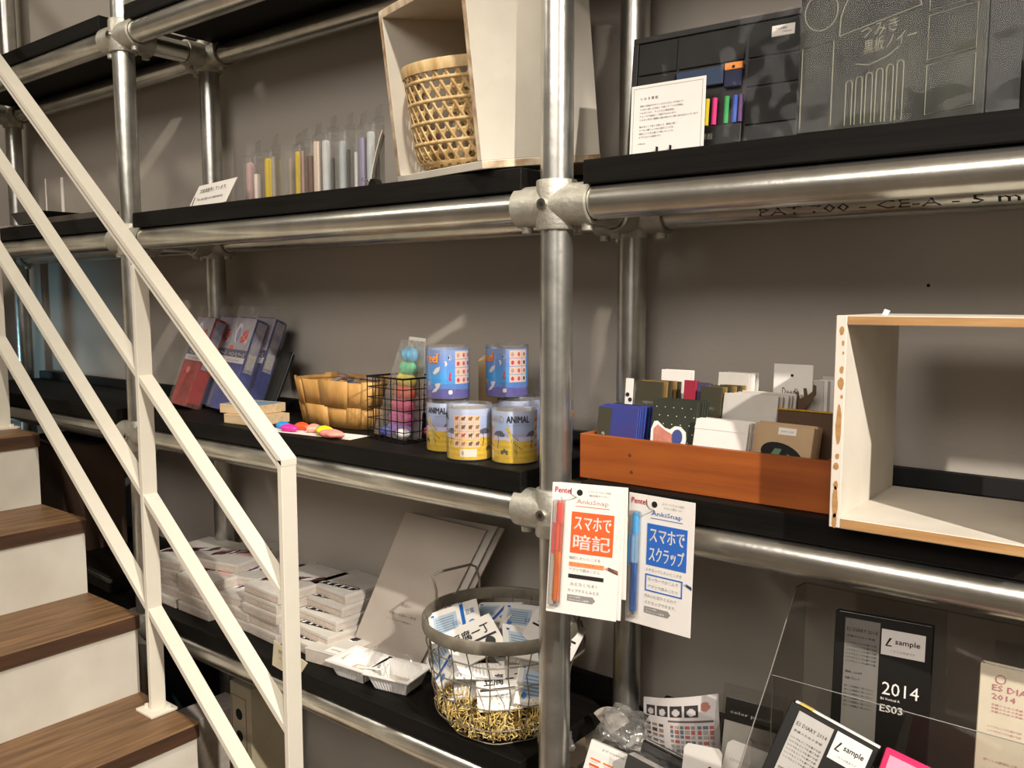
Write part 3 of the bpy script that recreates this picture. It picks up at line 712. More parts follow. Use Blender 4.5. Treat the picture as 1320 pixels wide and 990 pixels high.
# --- two flat wooden boxes
for q, (x, y, z, a, l) in enumerate(((-1.628, 1.070, Z3, 3, 'lower of two flat pale wooden boxes'), (-1.650, 1.075, Z3+.0195, 8, 'upper of two flat pale wooden boxes, blue printed lid'))):
    t = thing('wooden_box', l+' behind the handrail', 'box', (x, y, z), R(a), 'flat wooden boxes on the middle tier')
    for b in ((0, .105, 0, .004, 0, .019), (0, .105, .086, .09, 0, .019), (0, .004, .004, .086, 0, .019), (.101, .105, .004, .086, 0, .019)): MB().cbox(*b, c=.0004).obj('side_board', M_light, t)
    MB().box(.004, .101, .004, .086, .0, .002).obj('box_floor', M_light, t)
    MB().cbox(.003, .102, .003, .087, .0152, .0188, .0005).obj('lid', [M_light, mat('blue_lid_print', '#5d7f9c', .6, c2='#8da2ac', scale=30)][q], t)

# --- rubbers lying on white paper
pp = thing('paper_sheet', 'small white paper sheet under the coloured rubbers', 'paper', (-1.47, 1.052, Z3), R(7))
MB().cbox(0, .235, 0, .055, 0, .0008, .0002).obj('sheet', M_paper, pp)
def blob(name, label, x, y, rx, ry, rz, c, n=1, a=0, group='coloured rubbers on the white paper'):
    t = thing(name, label, 'rubber', (x, y, Z3+.001), R(a), group)
    g = MB()
    g.grid(lambda u, v: (rx*math.cos(2*math.pi*u)*math.sin(math.pi*v)*(1+.12*math.sin(n*2*math.pi*u)), ry*math.sin(2*math.pi*u)*math.sin(math.pi*v)*(1+.18*math.cos((n+1)*2*math.pi*u)), max(0, rz*.55-rz*.62*math.cos(math.pi*v)*(1+.1*math.sin(4*math.pi*u)))), 28, 12)
    g.obj('rubber_body', mat('rubber_'+c[1:], c, .45), t, True)
    g = MB(); g.tube([(-rx*.5, 0, rz*1.06), (0, ry*.15, rz*1.2), (rx*.5, 0, rz*1.06)], .0008, 6); g.obj('crease', mat('rubber_'+c[1:], c, .45), t, True)
    return t
blob('animal_rubber', 'round sky blue rubber at the left of the row', -1.452, 1.090, .016, .013, .012, '#2f8fdc')
blob('animal_rubber', 'magenta pink rubber in the left part of the row', -1.410, 1.074, .021, .012, .012, '#e2359c', 2)
blob('animal_rubber', 'orange rubber behind the magenta one', -1.405, 1.102, .018, .011, .013, '#ea5426', 2)
blob('animal_rubber', 'pale salmon rubber left of the blue flat one', -1.362, 1.096, .015, .015, .014, '#eb9a86', 3)
blob('animal_rubber', 'flat blue rubber lying under the yellow one', -1.340, 1.100, .022, .011, .012, '#2d86cc', 2, -20)
blob('animal_rubber', 'long yellow rubber in the middle of the row', -1.316, 1.086, .028, .014, .015, '#ecd21f', 3, -6)
blob('animal_rubber', 'salmon pink rubber nearest the black wire basket', -1.278, 1.072, .029, .013, .014, '#ee8f80', 4, 4)

# --- leaning pencil-case packs
def case_pack(label, x, y, c1, c2, yaw, kind, w=.088, lean=-16, roll=16):
    t = thing('pencil_case_pack', label, 'pencil case', (x, y, Z3+.0125), (R(-21), R(2), R(yaw-12)), 'clear wrapped pencil cases leaning on the middle tier')
    h, d = .225, .032
    g = MB(); pr = [(0, .010), (.008, 0), (w-.008, 0), (w, .010), (w, h-.006), (w-.012, h), (.012, h), (0, h-.006)]
    g.prism(pr, 0, d); o = g.obj('case_body', mat('case_'+c1[1:], c1, .6, c2=c2, scale=40), t)
    MB().tube([(.002, d*.5, .002), (.002, d*.5, h-.004), (w-.002, d*.5, h-.004), (w-.002, d*.5, .002)], .0022, 6).obj('zip', M_dark, t)
    cv = Canvas(88, 96, '#a8a2ac')
    cv.poly([(0, .0), (1, .0), (1, .13), (0, .13)], '#d8d2d4')
    for q in range(16): cv.line([(.05+.06*q, .9-.04*q), (.25+.05*q, .45+.03*(q % 5))], .03, ['#c6c0cc', '#8c86a0', '#9a8c98', '#d2ccd4'][q % 4])
    cv.ell(.30, .66, .14, .22, '#d8d4dc'); cv.ell(.33, .62, .10, .17, '#8c88a4')
    cv.poly([(.52, .44), (.50, .60), (.62, .72), (.78, .74), (.80, .58), (.70, .46)], '#c83a30'); cv.line([(.56, .5), (.74, .7)], .03, '#e8806a'); cv.line([(.54, .6), (.72, .52)], .03, '#e8806a')
    cv.rect(.0, .13, 1, .29, '#4c4868'); cv.ell(.16, .33, .12, .045, '#d85038')
    cv.flat('header_print', t, .001, w-.001, h*.50, h-.002, -.0008, M_prints)
    letters(t, [('ペンと', w*.18, h*.50+.0155, .010, w*.40), ('ケース', w*.62, h*.50+.0155, .010, w*.30)], M_inkw, lambda a, b: (a, -.0012, b))
    letters(t, [('PENCIL CASE SERIES', w*.16, h*.50+.004, .004, w*.6)], M_inkg, lambda a, b: (a, -.0012, b))
    g = MB(); g.cyl((w*.42, -.0004, h*.39), (w*.42, -.0010, h*.39), .0085, 20); g.obj('round_sticker', mat('salmon_sticker', '#d0766a', .5), t)
    # side print
    MB().box(w+.0003, w+.0008, .004, d-.004, h*.42, h-.008).obj('side_print', mat('side_print_grey', '#a7a0a6', .5, c2='#77708a', scale=60), t)
    MB().box(w+.0009, w+.0012, .006, d-.006, h*.46, h*.62).obj('small_print_panel', mat('small_print', '#c9c5bd', .5, c2='#a9a59d', scale=200), t)
    g = MB()
    g.grid(lambda u, v: (-.005+(w+.010)*u+.002*noise.noise((u*8, v*9, x*7)), -.0035-.0016*noise.noise((u*7, v*9, y*9)), -.001+(h+.028)*v), 12, 16)
    g.grid(lambda u, v: (w+.0045+.001*noise.noise((u*8, v*9, 2)), -.003+(d+.006)*u, -.001+(h+.028)*v), 6, 14)
    g.obj('wrap_film', M_film2, t, True)
    return t
M_film2 = clear('wrap_film_glossy', gloss=.3, rough=.08, base=.06, bcol='#dddad4', bumpy=30, gl2=.3)
case_pack('dark red pencil case in a clear wrap, leftmost of the leaning row', -1.965, 1.142, '#8c1616', '#a82420', 6, 0)
case_pack('navy pencil case mostly hidden behind the dark red one', -1.932, 1.184, '#1c2260', '#2a3276', 8, 0)
case_pack('front blue pencil case in a clear wrap', -1.812, 1.150, '#232c74', '#34408c', 8, 0)
case_pack('rear blue pencil case behind the front blue one', -1.797, 1.190, '#1c2568', '#2b3880', 10, 0)
sl = thing('black_case', 'plain black case leaning behind the blue pencil cases', 'case', (-1.738, 1.225, Z3+.0075), (R(-22), R(2), R(-12)))
MB().cbox(0, .075, 0, .018, 0, .150, .006).obj('case_body', mat('black_fabric', '#1c1b18', .8), sl)
MB().cbox(-.0015, .0765, .008, .010, .0, .1515, .001).obj('seam', M_blackp, sl)

# ================================================================== RED WOODEN TRAY AND ITS PACKS
TX, TY, TW, TD, TH = -.706, 1.062, .368, .200, .066
tray = thing('wooden_tray', 'reddish cedar divided tray full of card packs beside the white crate', 'tray', (TX, TY, Z3+.0005))
for nm, b in (('front_board', (0, TW, 0, .009, 0, TH)), ('back_board', (0, TW, TD-.009, TD, 0, TH)), ('end_board', (0, .009, .009, TD-.009, 0, TH)),
              ('end_board', (TW-.009, TW, .009, TD-.009, 0, TH)), ('bottom_board', (.009, TW-.009, .009, TD-.009, 0, .006)),
              ('divider', (.009, TW-.009, .098, .104, .006, TH-.014)), ('divider', (.094, .100, .009, .098, .006, TH-.006)), ('divider', (.168, .174, .009, .098, .006, TH-.014))):
    MB().cbox(*b, c=.0008).obj(nm, M_red, tray)
g = MB()
for x, z in ((.088, .018), (.085, .042)): g.cyl((x, -.0001, z), (x, .0005, z), .0028, 12)
g.obj('knot', mat('wood_knot', '#6a2f12', .6), tray)
def cards(n, x, y, w, h, t, dy, body, lab, group, cat='card pack', lean=-10, yaw=0, dx=0, z=.007, deco=None, gap=.0005, jit=.0012):
    out = []
    for i in range(n):
        c = thing(cat.replace(' ', '_'), lab.replace('#', nth(i, n)) if n > 1 else lab, cat, (TX+x+dx*i+random.uniform(-jit, jit), TY+y+(t+gap+dy)*i, Z3+z), (R(lean+random.uniform(-.4, .4)), 0, R(yaw)), group)
        b = body[i % len(body)] if isinstance(body, list) else body
        hh = h+random.uniform(-jit, jit)
        MB().cbox(0, w, 0, t, 0, hh, min(.0006, t*.3)).obj('card', b, c)
        if deco and (i == 0 or deco[1]): deco[0](c, w, hh, t, i)
        out.append(c)
    return out
Mpur = mat('violet_card', '#3d3576', .5, c2='#2b3a86', scale=30); Mblu = mat('royal_blue_card', '#23408e', .5)
Molv = mat('olive_label', '#3a3624', .7); Mdot = mat('dark_green_card', '#262a1c', .7, var=.2); Mredc = mat('crimson_card', '#9c1f36', .6)
def d_maple(c, w, h, t, i):
    MB().box(.0002, .023, -.0006, -.0001, .012, h-.002).obj('label_strip', Molv, c)
    letters(c, [('MAPLE CARD', .0, 0, .0045, .036)], M_inkw, lambda a, b: (.014-b, -.001, .030+a*.9))
    pts = []; 
    for k in range(20):
        a = k*math.pi/10; r = .0155*(1 if k % 2 == 0 else .62)*(1.1 if k % 4 == 0 else .9); pts.append((.034+r*math.cos(a), .024+r*1.25*math.sin(a)))
    g = MB(); g.prism(pts, -.0012, -.0004); g.obj('maple_leaf', mat('orange_leaf', '#c9602a', .6, c2='#e08a48', scale=60), c)
def d_wrap(c, w, h, t, i):
    g = MB(); g.grid(lambda u, v: (-.001+u*(w+.002), -.0022-.001*noise.noise((u*6, v*6, i)), v*(h+.008)), 8, 8); g.obj('clear_wrap', M_film, c, True)
def d_both(c, w, h, t, i):
    if i == 0: d_maple(c, w, h, t, i)
    d_wrap(c, w, h, t, i)
cards(7, .014, .014, .068, .101, .0042, .0012, [Mpur, Mblu], '# blue violet card pack in the left end of the red tray', 'blue violet card packs in the red tray', lean=-9, dx=.0006, deco=(d_both, True))
def d_dots(c, w, h, t, i):
    g = MB()
    for a in range(7):
        for b in range(5):
            x = .006+a*.0135+(b % 2)*.006; z = .058+b*.012
            if x < w-.003 and z < h-.002: g.cyl((x, -.0001, z), (x, -.0004, z), .0007, 6)
    g.obj('dot_print', M_inkw, c)
    P_ = [(a_, b_+.040) for a_, b_ in [(.004, .002), (.002, .034), (.006, .047), (.012, .048), (.026, .038), (.036, .036), (.044, .042), (.054, .042), (.064, .034), (.066, .022), (.064, .002)]]; P_ = [(a_*.88, .006+b_*.9) for a_, b_ in P_]
    g = MB(); g.prism(P_, -.0016, -.0004); g.obj('sticker', M_paper, c, label='white edged pink and blue shaped sticker')
    g = MB(); g.prism([(.008, .044), (.006, .074), (.012, .080), (.026, .072), (.036, .068), (.040, .044)], -.0021, -.0017); g.obj('pink_shape', mat('print_salmon', '#cf8a78', .6, c2='#b8705f', scale=90), c)
    MB().prism([(.044+.0085*math.cos(a*.4), .064+.0115*math.sin(a*.4)) for a in range(16)], -.0021, -.0017).obj('blue_oval', mat('print_blue', '#3b4a86', .6), c)
cards(5, .098, .020, .070, .117, .0050, .0012, Mdot, '# dark green dotted card pack in the red tray', 'dark green dotted card packs in the red tray', lean=-12, dx=.0006, deco=(d_dots, False))
def d_env(c, w, h, t, i):
    g = MB(); g.prism([(0, h-.014), (w, h-.014), (w-.002, h), (.002, h)], -.0006, -.0001); g.obj('envelope_flap', M_paper, c)
cards(5, .170, .012, .080, .080, .0022, .0026, [M_paper, M_paper2], '# white envelope pack in the front of the red tray', 'white envelope packs in the front of the tray', lean=-14, yaw=-4, dx=.001, deco=(d_env, True), z=.022)
def d_win(c, w, h, t, i):
    P_ = []
    for k in range(24):
        a = k*math.pi/12; P_.append((w*.52+w*.36*math.cos(a)*(1 if math.cos(a) > 0 else 1.0), h*.56+h*.18*math.sin(a)+.06*(h)*math.cos(a)*-1))
    g = MB(); g.prism(P_, -.0006, -.0001); g.obj('oval_window', M_dark, c, label='dark oval window cut in the box front')
    g = MB(); g.prism([(w*.30, h*.50), (w*.40, h*.66), (w*.52, h*.66), (w*.42, h*.44)], -.0009, -.0006); g.prism([(w*.54, h*.44), (w*.62, h*.60), (w*.78, h*.54), (w*.70, h*.42)], -.0009, -.0006)
    g.obj('green_insert', mat('print_green', '#5f7a5a', .6), c)
    MB().box(w*.42, w*.72, -.0006, -.0001, h*.86, h*.96).obj('paper_label', M_paper, c)
    letters(c, [('memo pad', w*.47, h*.89, .0035, w*.2)], M_inkg, lambda a, b: (a, -.001, b))
cards(2, .252, .014, .082, .092, .016, .004, M_kraft, '# kraft box with a dark oval window in the red tray', 'kraft boxes in the red tray', cat='small box', lean=-14, yaw=-6, dx=-.002, deco=(d_win, True), z=.012)
yb = thing('yellow_box', 'brown box with a shiny yellow top in the right end of the tray', 'box', (TX+.268, TY+.066, Z3+.012), (R(-8), 0, R(-3)))
MB().cbox(0, .080, 0, .026, 0, .104, .001).obj('box_body', mat('brown_card', '#4a3014', .6), yb)
MB().cbox(-.0006, .0806, -.0006, .0266, .1041, .1065, .0006).obj('lid', mat('yellow_foil', '#c9a01e', .35, c2='#a07c14', scale=50), yb)
# rear row
def d_txt(c, w, h, t, i):
    letters(c, [('MEMO', w*.3, h*.72, .0045, w*.4), ('paper goods', w*.3, h*.62, .0028, w*.45), ('for your desk', w*.3, h*.54, .0028, w*.45), ('20 sheets', w*.3, h*.46, .0028, w*.35)], M_inkg, lambda a, b: (a, -.0005, b))
cards(5, .022, .112, .046, .126, .0035, .004, [Molv, mat('ochre_card', '#8a6a34', .6)], '# olive card pack in the rear left of the red tray', 'olive card packs, rear left of the tray', lean=-6, dx=.004, deco=(d_txt, False), z=.012)
def d_bw(c, w, h, t, i):
    g = MB(); g.cyl((w*.35, -.0002, h*.80), (w*.35, -.0006, h*.80), .0035, 10); g.cyl((w*.7, -.0002, h*.74), (w*.7, -.0006, h*.74), .0035, 10); g.obj('black_dot', M_ink, c)
cards(1, .006, .110, .014, .128, .0012, 0, M_paper, 'narrow white card with two black dots at the left rear of the tray', 'single cards in the rear of the tray', cat='card', lean=-5, deco=(d_bw, False), z=.012)
def d_tag(c, w, h, t, i):
    g = MB(); g.cyl((w*.45, -.0002, h*.86), (w*.45, -.0006, h*.86), .0020, 10); g.obj('hang_hole', M_dark, c)
    letters(c, [('drop', w*.40, h*.62, .006, w*.35)], M_ink, lambda a, b: (a, -.0006, b))
    letters(c, [('letter set '*2, w*.15, h*(.5-.06*q), .0028, w*.7) for q in range(6)], M_inkg, lambda a, b: (a, -.0006, b))
cards(2, .046, .156, .050, .146, .0014, .004, M_paper, '# tall white hang card at the rear of the tray beside the pipe post', 'tall white hang cards, rear left', cat='card', lean=-3, dx=.002, deco=(d_tag, False), z=.008)
def d_red(c, w, h, t, i):
    letters(c, [('6', w*.3, h*.62, .014)], M_inkw, lambda a, b: (a, -.0006, b))
cards(2, .102, .118, .020, .130, .004, .003, Mredc, '# crimson card pack with a white figure six in the tray', 'crimson card packs in the tray', lean=-6, deco=(d_red, False), z=.012)
cards(2, .121, .122, .022, .127, .004, .003, mat('slate_violet', '#453c5c', .6), '# slate violet card pack beside the crimson ones', 'slate violet card packs in the tray', lean=-6, z=.012)
cards(6, .134, .110, .034, .124, .0035, .004, [Molv, mat('ochre_card', '#8a6a34', .6)], '# olive card pack behind the white envelope packs', 'olive card packs, middle of the tray', lean=-6, dx=.0035, deco=(d_txt, False), z=.012)
cards(3, .140, .150, .050, .142, .0025, .005, [M_paper2, M_paper], '# glossy clear wrapped white card behind the envelope packs', 'clear wrapped white cards, rear middle', cat='card', lean=-8, dx=.004, deco=(d_wrap, True), z=.014)
def d_note(c, w, h, t, i):
    MB().box(.001, w-.001, -.0004, -.0001, h*.2, h*.76).obj('cover_panel', M_paper2, c)
cards(8, .168, .108, .084, .118, .0040, .0035, [M_paper2, M_box], '# pale notebook in the stack behind the envelope packs', 'pale notebooks in the tray', cat='notebook', lean=-10, dx=.0035, yaw=-3, deco=(d_note, True), z=.012)
def d_deer(c, w, h, t, i):
    g = MB(); g.cyl((w*.48, -.0002, h*.90), (w*.48, -.0006, h*.90), .0022, 10); g.obj('hang_hole', M_dark, c)
    letters(c, [('Deer', w*.24, h*.72, .011, w*.34), ('Ph.', w*.56, h*.735, .008, w*.14)], mat('ink_brown', '#3a2a20', .6), lambda a, b: (a, -.0006, b))
    letters(c, [('clip holder', w*.28, h*.64, .0035, w*.3), ('made of paper', w*.28, h*.58, .0030, w*.35)], M_inkg, lambda a, b: (a, -.0006, b))
cards(1, .222, .170, .058, .163, .0014, 0, M_paper, 'white Deer hang card with a brown antler at the rear of the tray', 'Deer cards', cat='card', lean=-3, deco=(d_deer, False), z=.008)
cards(4, .278, .172, .020, .140, .0014, .003, [M_paper2, M_paper], '# narrow edge of a white card right of the Deer card', 'white card edges, rear right of the tray', cat='card', lean=-3, dx=.003, z=.008, yaw=20)
ant = thing('antler_clip', 'brown paper antler standing before the white Deer card', 'paper clip', (TX+.250, TY+.160, Z3+.034), R(0))
g = MB(); pts = [(0, 0), (.004, .05), (.014, .082), (.012, .098), (.016, .098), (.019, .088), (.025, .092), (.024, .104), (.028, .104), (.030, .094), (.037, .100), (.038, .110), (.042, .108), (.042, .096), (.034, .084), (.024, .070), (.018, .0)]
g.prism(pts, 0, .0016); g.obj('antler', mat('antler_card', '#55402c', .7), ant)
wc = thing('leaf_card', 'pale card with dark leaf prints leaning on the wall behind the crate', 'card', (-.432, 1.292, Z3+.002), (R(-4), 0, 0))
MB().cbox(0, .085, 0, .0012, 0, .148, .0003).obj('card', M_paper2, wc)
g = MB()
for x, z, r in ((.040, .130, .010), (.030, .085, .012), (.050, .040, .010)): g.prism([(x+r*.7*math.cos(a*.5), z+r*1.3*math.sin(a*.5)) for a in range(13)], -.0005, -.0001)
g.obj('leaf_print', M_ink, wc)
letters(wc, [('botanical', .015, .108, .005, .04)], M_inkg, lambda a, b: (a, -.0005, b))
# --- open white crate lying on its side
cr = thing('wooden_crate', 'open white painted crate with chipped brown edges right of the red tray', 'crate', (-.3205, 1.005, Z3+.0005))
W3, H3, D3, t3 = .222, .2455, .222, .0125
for nm, b in (('side_panel', (0, t3, 0, D3, 0, H3)), ('side_panel', (W3-t3, W3, 0, D3, 0, H3)), ('top_panel', (t3, W3-t3, 0, D3, H3-t3*.85, H3)), ('bottom_panel', (t3, W3-t3, 0, D3, 0, t3))):
    o = MB().cbox(*b, c=.0009).obj(nm, [M_cratew, M_cratep2 if nm == 'side_panel' else M_ply], cr)
    for p in o.data.polygons:
        if p.normal.y < -.9: p.material_index = 1
fl_ = MB(); random.seed(5)
for z, w_, h_, x in ((.228, .005, .006, .007), (.214, .0026, .0035, .009), (.203, .002, .002, .0095), (.184, .0045, .005, .0085), (.168, .006, .008, .008), (.153, .003, .0025, .0095), (.120, .0058, .026, .0072), (.084, .005, .004, .007), (.072, .006, .005, .006), (.050, .005, .006, .0065), (.030, .0062, .022, .0062), (.008, .006, .010, .0062)):
    P_ = [(x+w_*.55*math.cos(a*.45)*random.uniform(.75, 1.1), z+h_*.9*math.sin(a*.45)*random.uniform(.85, 1.1)) for a in range(14)]
    fl_.prism([(max(.0008, min(a, t3-.0008)), b) for a, b in P_], -.00025, .0001)
fl_.obj('paint_chip', M_ply, cr, label='bare brown patches where the white paint has chipped off')
ps = thing('paper_scrap', 'tiny scrap of white paper on top of the open crate', 'paper scrap', (-.275, 1.02, Z3+H3+.001))
MB().add([(0, 0, 0), (.006, 0, .0), (.008, .003, .005), (.002, .002, .007), (.004, .006, .002)], [(0, 1, 2, 3), (0, 3, 4), (1, 4, 2), (3, 2, 4)]).obj('scrap', M_paper, ps)

# ================================================================== HANGING PEN CARDS
def pen_card(label, loc, r_, kind, full=True, w=.100, h=.181):
    t = thing('pen_card', label, 'pen card', loc, r_, 'carded pens hanging at the pipe post')
    MB().cbox(0, w, 0, .0007, -h, 0, .0002).obj('card', M_paper, t)
    if not full: return t
    A, D_ = (('#e0612a', '#ef7a4a'), ('#2f68c0', '#4f9be0'))[kind == 'blue']
    mA = mat('print_'+A[1:], A, .5, var=.01)
    F = lambda y: (lambda a, b: (a*w, y, -h+b*h))
    g = MB(); hx, hzz = .40*w, -.062*h; g.cyl((hx, -.0003, hzz), (hx, -.0005, hzz), .0042, 20); g.obj('hang_hole', M_dark, t)
    letters(t, [('Pentel', .045, .925, .042, .235), ('Pentel', .048, .926, .042, .235)], M_inkr, lambda a, b: (a*w, -.0006, -h+b*h*1.0), 'logo', 2)
    letters(t, [('スマートフォン対応', .52, .945, .018, .33), (['暗記用マーカー', 'スクラップ用マーカー'][kind == 'blue'], .54, .915, .018, .28)], M_inkg, F(-.0006), 'small_print')
    letters(t, [('AnkiSnap', .36, .845, .045, .46)], mat('ink_rose', '#c9948a', .5) if kind != 'blue' else M_inkb, F(-.0006), 'title')
    MB().box(.35*w, .83*w, -.0006, -.0003, -h+.832*h, -h+.8355*h).obj('underline', mA, t)
    MB().box(.305*w, .905*w, -.0006, -.0001, -h+.475*h, -h+.790*h).obj('colour_square', mA, t)
    l1, l2 = ('スマホで', '暗記') if kind != 'blue' else ('スマホで', 'スクラップ')
    letters(t, [(l1, .345, .655, .105, .52), (l2, .345, .505, .115, .52), (l1, .351, .657, .105, .52), (l2, .351, .507, .115, .52)], M_inkw, F(-.0009), 'headline', 2)
    if kind != 'blue':
        rows = [('暗記したいところを', .30, .425), ('アプリで読みこむと', .30, .335), ('みえなくなる！', .33, .225), ('タップするとみえる', .30, .175)]
        MB().box(.30*w, .80*w, -.0006, -.0001, -h+.372*h, -h+.405*h).obj('highlight_bar', mat('print_peach', '#f0935e', .5), t)
        letters(t, [('マーカーでなぞって', .31, .378, .022, .46)], mA, F(-.0009), 'slogan')
        MB().box(.30*w, .80*w, -.0006, -.0001, -h+.282*h, -h+.312*h).obj('black_bar', M_ink, t)
        # printed pen tip
        c = Canvas(40, 16); c.poly([(0, .62), (.3, .9), (1, .55), (1, .05), (.6, .25)], '#5a4a44'); c.poly([(.0, .62), (.25, .8), (.3, .55)], '#ef8a7a'); c.poly([(.6, .6), (1, .45), (1, .25)], '#e0612a')
        c.flat('pen_picture', t, .80*w, w-.0005, -h+.345*h, -h+.405*h, -.0004)
    else:
        rows = [('スクラップしたいところを', .30, .425), ('きれいに切りとられて', .30, .225), ('スクラップできます。', .30, .175)]
        g = MB(); x0, x1, z0, z1 = .30*w, .86*w, -h+.275*h, -h+.405*h; q = .0016
        for b in ((x0, x1, z0, z0+q), (x0, x1, z1-q, z1), (x0, x0+q, z0, z1), (x1-q, x1, z0, z1)): g.box(b[0], b[1], -.0006, -.0001, b[2], b[3])
        g.obj('blue_frame', mA, t)
        letters(t, [('マーカーでかこんで', .34, .355, .026, .46), ('アプリで読みこむと', .34, .300, .026, .46)], M_inkg, F(-.0006), 'slogan')
        c = Canvas(40, 16); c.poly([(0, .7), (.3, .9), (1, .55), (1, .05), (.5, .35)], '#2a3c66'); c.poly([(.0, .7), (.3, .9), (.35, .6)], '#b8cfe8')
        c.flat('pen_picture', t, .87*w, w-.0005, -h+.350*h, -h+.400*h, -.0004)
    letters(t, [(s_, a, b, .026, .034*len(s_)+.14) for s_, a, b in rows], M_inkg, F(-.0006), 'body_text')
    g = MB(); g.prism([(.30*w, -h+.105*h), (.66*w, -h+.105*h), (.70*w, -h+.130*h), (.66*w, -h+.155*h), (.30*w, -h+.155*h)], -.0006, -.0001); g.obj('grey_arrow', mat('print_grey', '#8f8b88', .5), t)
    letters(t, [('iOS 4.0以降', .33, .134, .014, .16), ('Android 2.2以降', .33, .112, .014, .28)], M_inkw, F(-.0009), 'arrow_text')
    # blister and pen
    px = .135*w
    g = MB(); g.cbox(px-.0085, px+.0085, -.010, -.0002, -h+.06*h, -h+.875*h, .002); g.obj('blister', M_clear, t)
    pen = MB(T((px+.001, -.0052, 0)))
    cap, bar = (mat('pen_coral', '#f0564a', .3), mat('pen_orange', '#e8862e', .35, c2='#c8501e', scale=60, stretch=(6, 6, .5))) if kind != 'blue' else (mat('pen_sky', '#3fa9e8', .3), mat('pen_deepblue', '#1f63b4', .35, c2='#12386e', scale=60, stretch=(6, 6, .5)))
    def seg(nm, pr, m, p): 
        q = MB(T((px+.001, -.0052, 0))); q.lathe([(0, pr[0][1])]+pr+[(0, pr[-1][1])], 16); return q.obj(nm, m, p, True)
    body = seg('pen_barrel', [(.0044, -h+.10*h), (.0048, -h+.12*h), (.0048, -h+.48*h)], bar, t)
    seg('pen_grip', [(.0052, -h+.48*h), (.0052, -h+.68*h), (.0046, -h+.70*h)], clear('coral_translucent' if kind != 'blue' else 'blue_translucent', tint=(1, .62, .55) if kind != 'blue' else (.6, .8, 1), gloss=.3, base=.45, bcol='#f27a66' if kind != 'blue' else '#a8cfee'), body)
    seg('pen_cap', [(.0046, -h+.70*h), (.0044, -h+.84*h), (.0034, -h+.86*h)], cap, body)
    seg('pen_tip', [(.0028, -h+.075*h), (.0036, -h+.10*h)], M_screw, body)
    MB(T((px-.006, -.0075, 0))).cbox(-.001, .0012, -.0015, .0015, -h+.46*h, -h+.70*h, .0004).obj('pen_clip', cap, body)
    MB().box(px+.0010, px+.0032, -.0106, -.0102, -h+.14*h, -h+.34*h).obj('barrel_print', M_ink, body) if 0 else None
    return t
Y1, Y2 = .952, 1.0
pen_card('front orange white pen card hanging before the pipe post', (-.6747, Y1-.003, 1.1627), (R(-6.4), R(.7), R(15.4)), 'orange', True, .0986, .176)
pen_card('middle pen card of the left bunch, only its edge showing', (-.6727, Y1+.001, 1.1620), (R(-5), R(0), R(14)), 'orange', False, .0986, .176)
pen_card('rear pen card of the left bunch, only its edge showing', (-.6707, Y1+.006, 1.1615), (R(-3.5), R(-.6), R(13)), 'orange', False, .0986, .150)
pen_card('blue white pen card hanging right of the orange one', (-.5844, Y2, 1.1521), (R(-2.1), R(.1), R(-1.9)), 'blue', True, .0989, .1766)
for nm, hx, yy, z in (('left', -.640, Y1+.012, 1.120), ('right', -.545, Y2, 1.112)):
    t = thing('wire_hook', 'thin wire hook carrying the %s pen card%s' % (nm, 's' if nm == 'left' else ''), 'hook', (hx, 1.0395, z+.012))
    MB().cbox(-.006, .006, -.0015, 0, -.006, .008, .0005).obj('plate', M_wire, t)
    dy = yy-.022-1.0395
    MB().tube([(0, -.001, 0), (0, dy*.5, .006), (0, dy*.9, .014), (0, dy, .020), (0, dy-.001, .026)], .0008, 8).obj('wire', M_screw, t, True)

# ================================================================== LOWEST VISIBLE TIER
# --- white cartons of pens, in stacks
def tip_print(seed, c1='#17151a', c2='#f0ece6', tint=None):
    c = Canvas(64, 90); rr = random.Random(seed)
    if tint: c.rect(.45, .30, .98, .62, tint)
    for k in range(22):
        t = k/22; x = .06+.88*t; z = .22+.46*t
        w = .13 if k % 3 else .07
        c.poly([(x-.03, z-w), (x+.03, z-w*.6), (x+.035, z+w), (x-.025, z+w*.7)], c1 if rr.random() < .72 else c2)
    c.line([(.05, .22), (.92, .56), (.97, .66), (.88, .70), (.06, .38), (.05, .22)], .022, c1, 1.4)
    return c
BW, BD, BH = .128, .190, .0222
def carton(label, x, y, z, yaw, col, w=BW, d=BD, pr=None, grp='white cartons on the lowest tier'):
    t = thing('carton', label, 'box', (x, y, z), R(yaw), grp)
    MB().cbox(0, w, 0, d, 0, BH-.0008, .0007).obj('box_body', M_box, t)
    MB().cbox(-.0006, w+.0006, -.0006, d+.0006, BH-.0075, BH-.0004, .0006).obj('lid', M_paper2, t)
    g = MB(); g.box(.004, w*.45, -.0009, -.0007, .004, BH-.009); g.box(w*.52, w-.006, -.0009, -.0007, .004, BH-.009); g.obj('printed_panel', mat('small_carton_print', '#b9a99c', .7, c2='#cdbfb2', scale=260), t)
    if pr:
        me = pr.mesh('tip_print', lambda u, v: (.004+u*(w-.008), .01+v*(d-.02), BH), M_print); o = bpy.data.objects.new('tip_print', me); COL.objects.link(o); o.parent = t
    return t
black_p = tip_print(1)
front_p = Canvas(64, 60)
for k in range(20):
    t_ = k/20; front_p.poly([(.10+.82*t_, .02+.16*t_), (.155+.82*t_, .04+.16*t_), (.16+.82*t_, .16+.17*t_), (.11+.82*t_, .13+.17*t_)], '#15131a' if (k*5) % 4 else '#f0ece6')
front_p.line([(.08, .0), (.90, .19), (.98, .30), (.90, .36), (.10, .16), (.04, .06), (.08, .0)], .025, '#15131a', .9)
vio = tip_print(2, '#2c1248', '#efe6ee', '#b3a0b4'); redp = tip_print(3, '#50181f', '#e8dede', '#c4a09a'); mar = tip_print(4, '#44201e', '#e0d6d2')
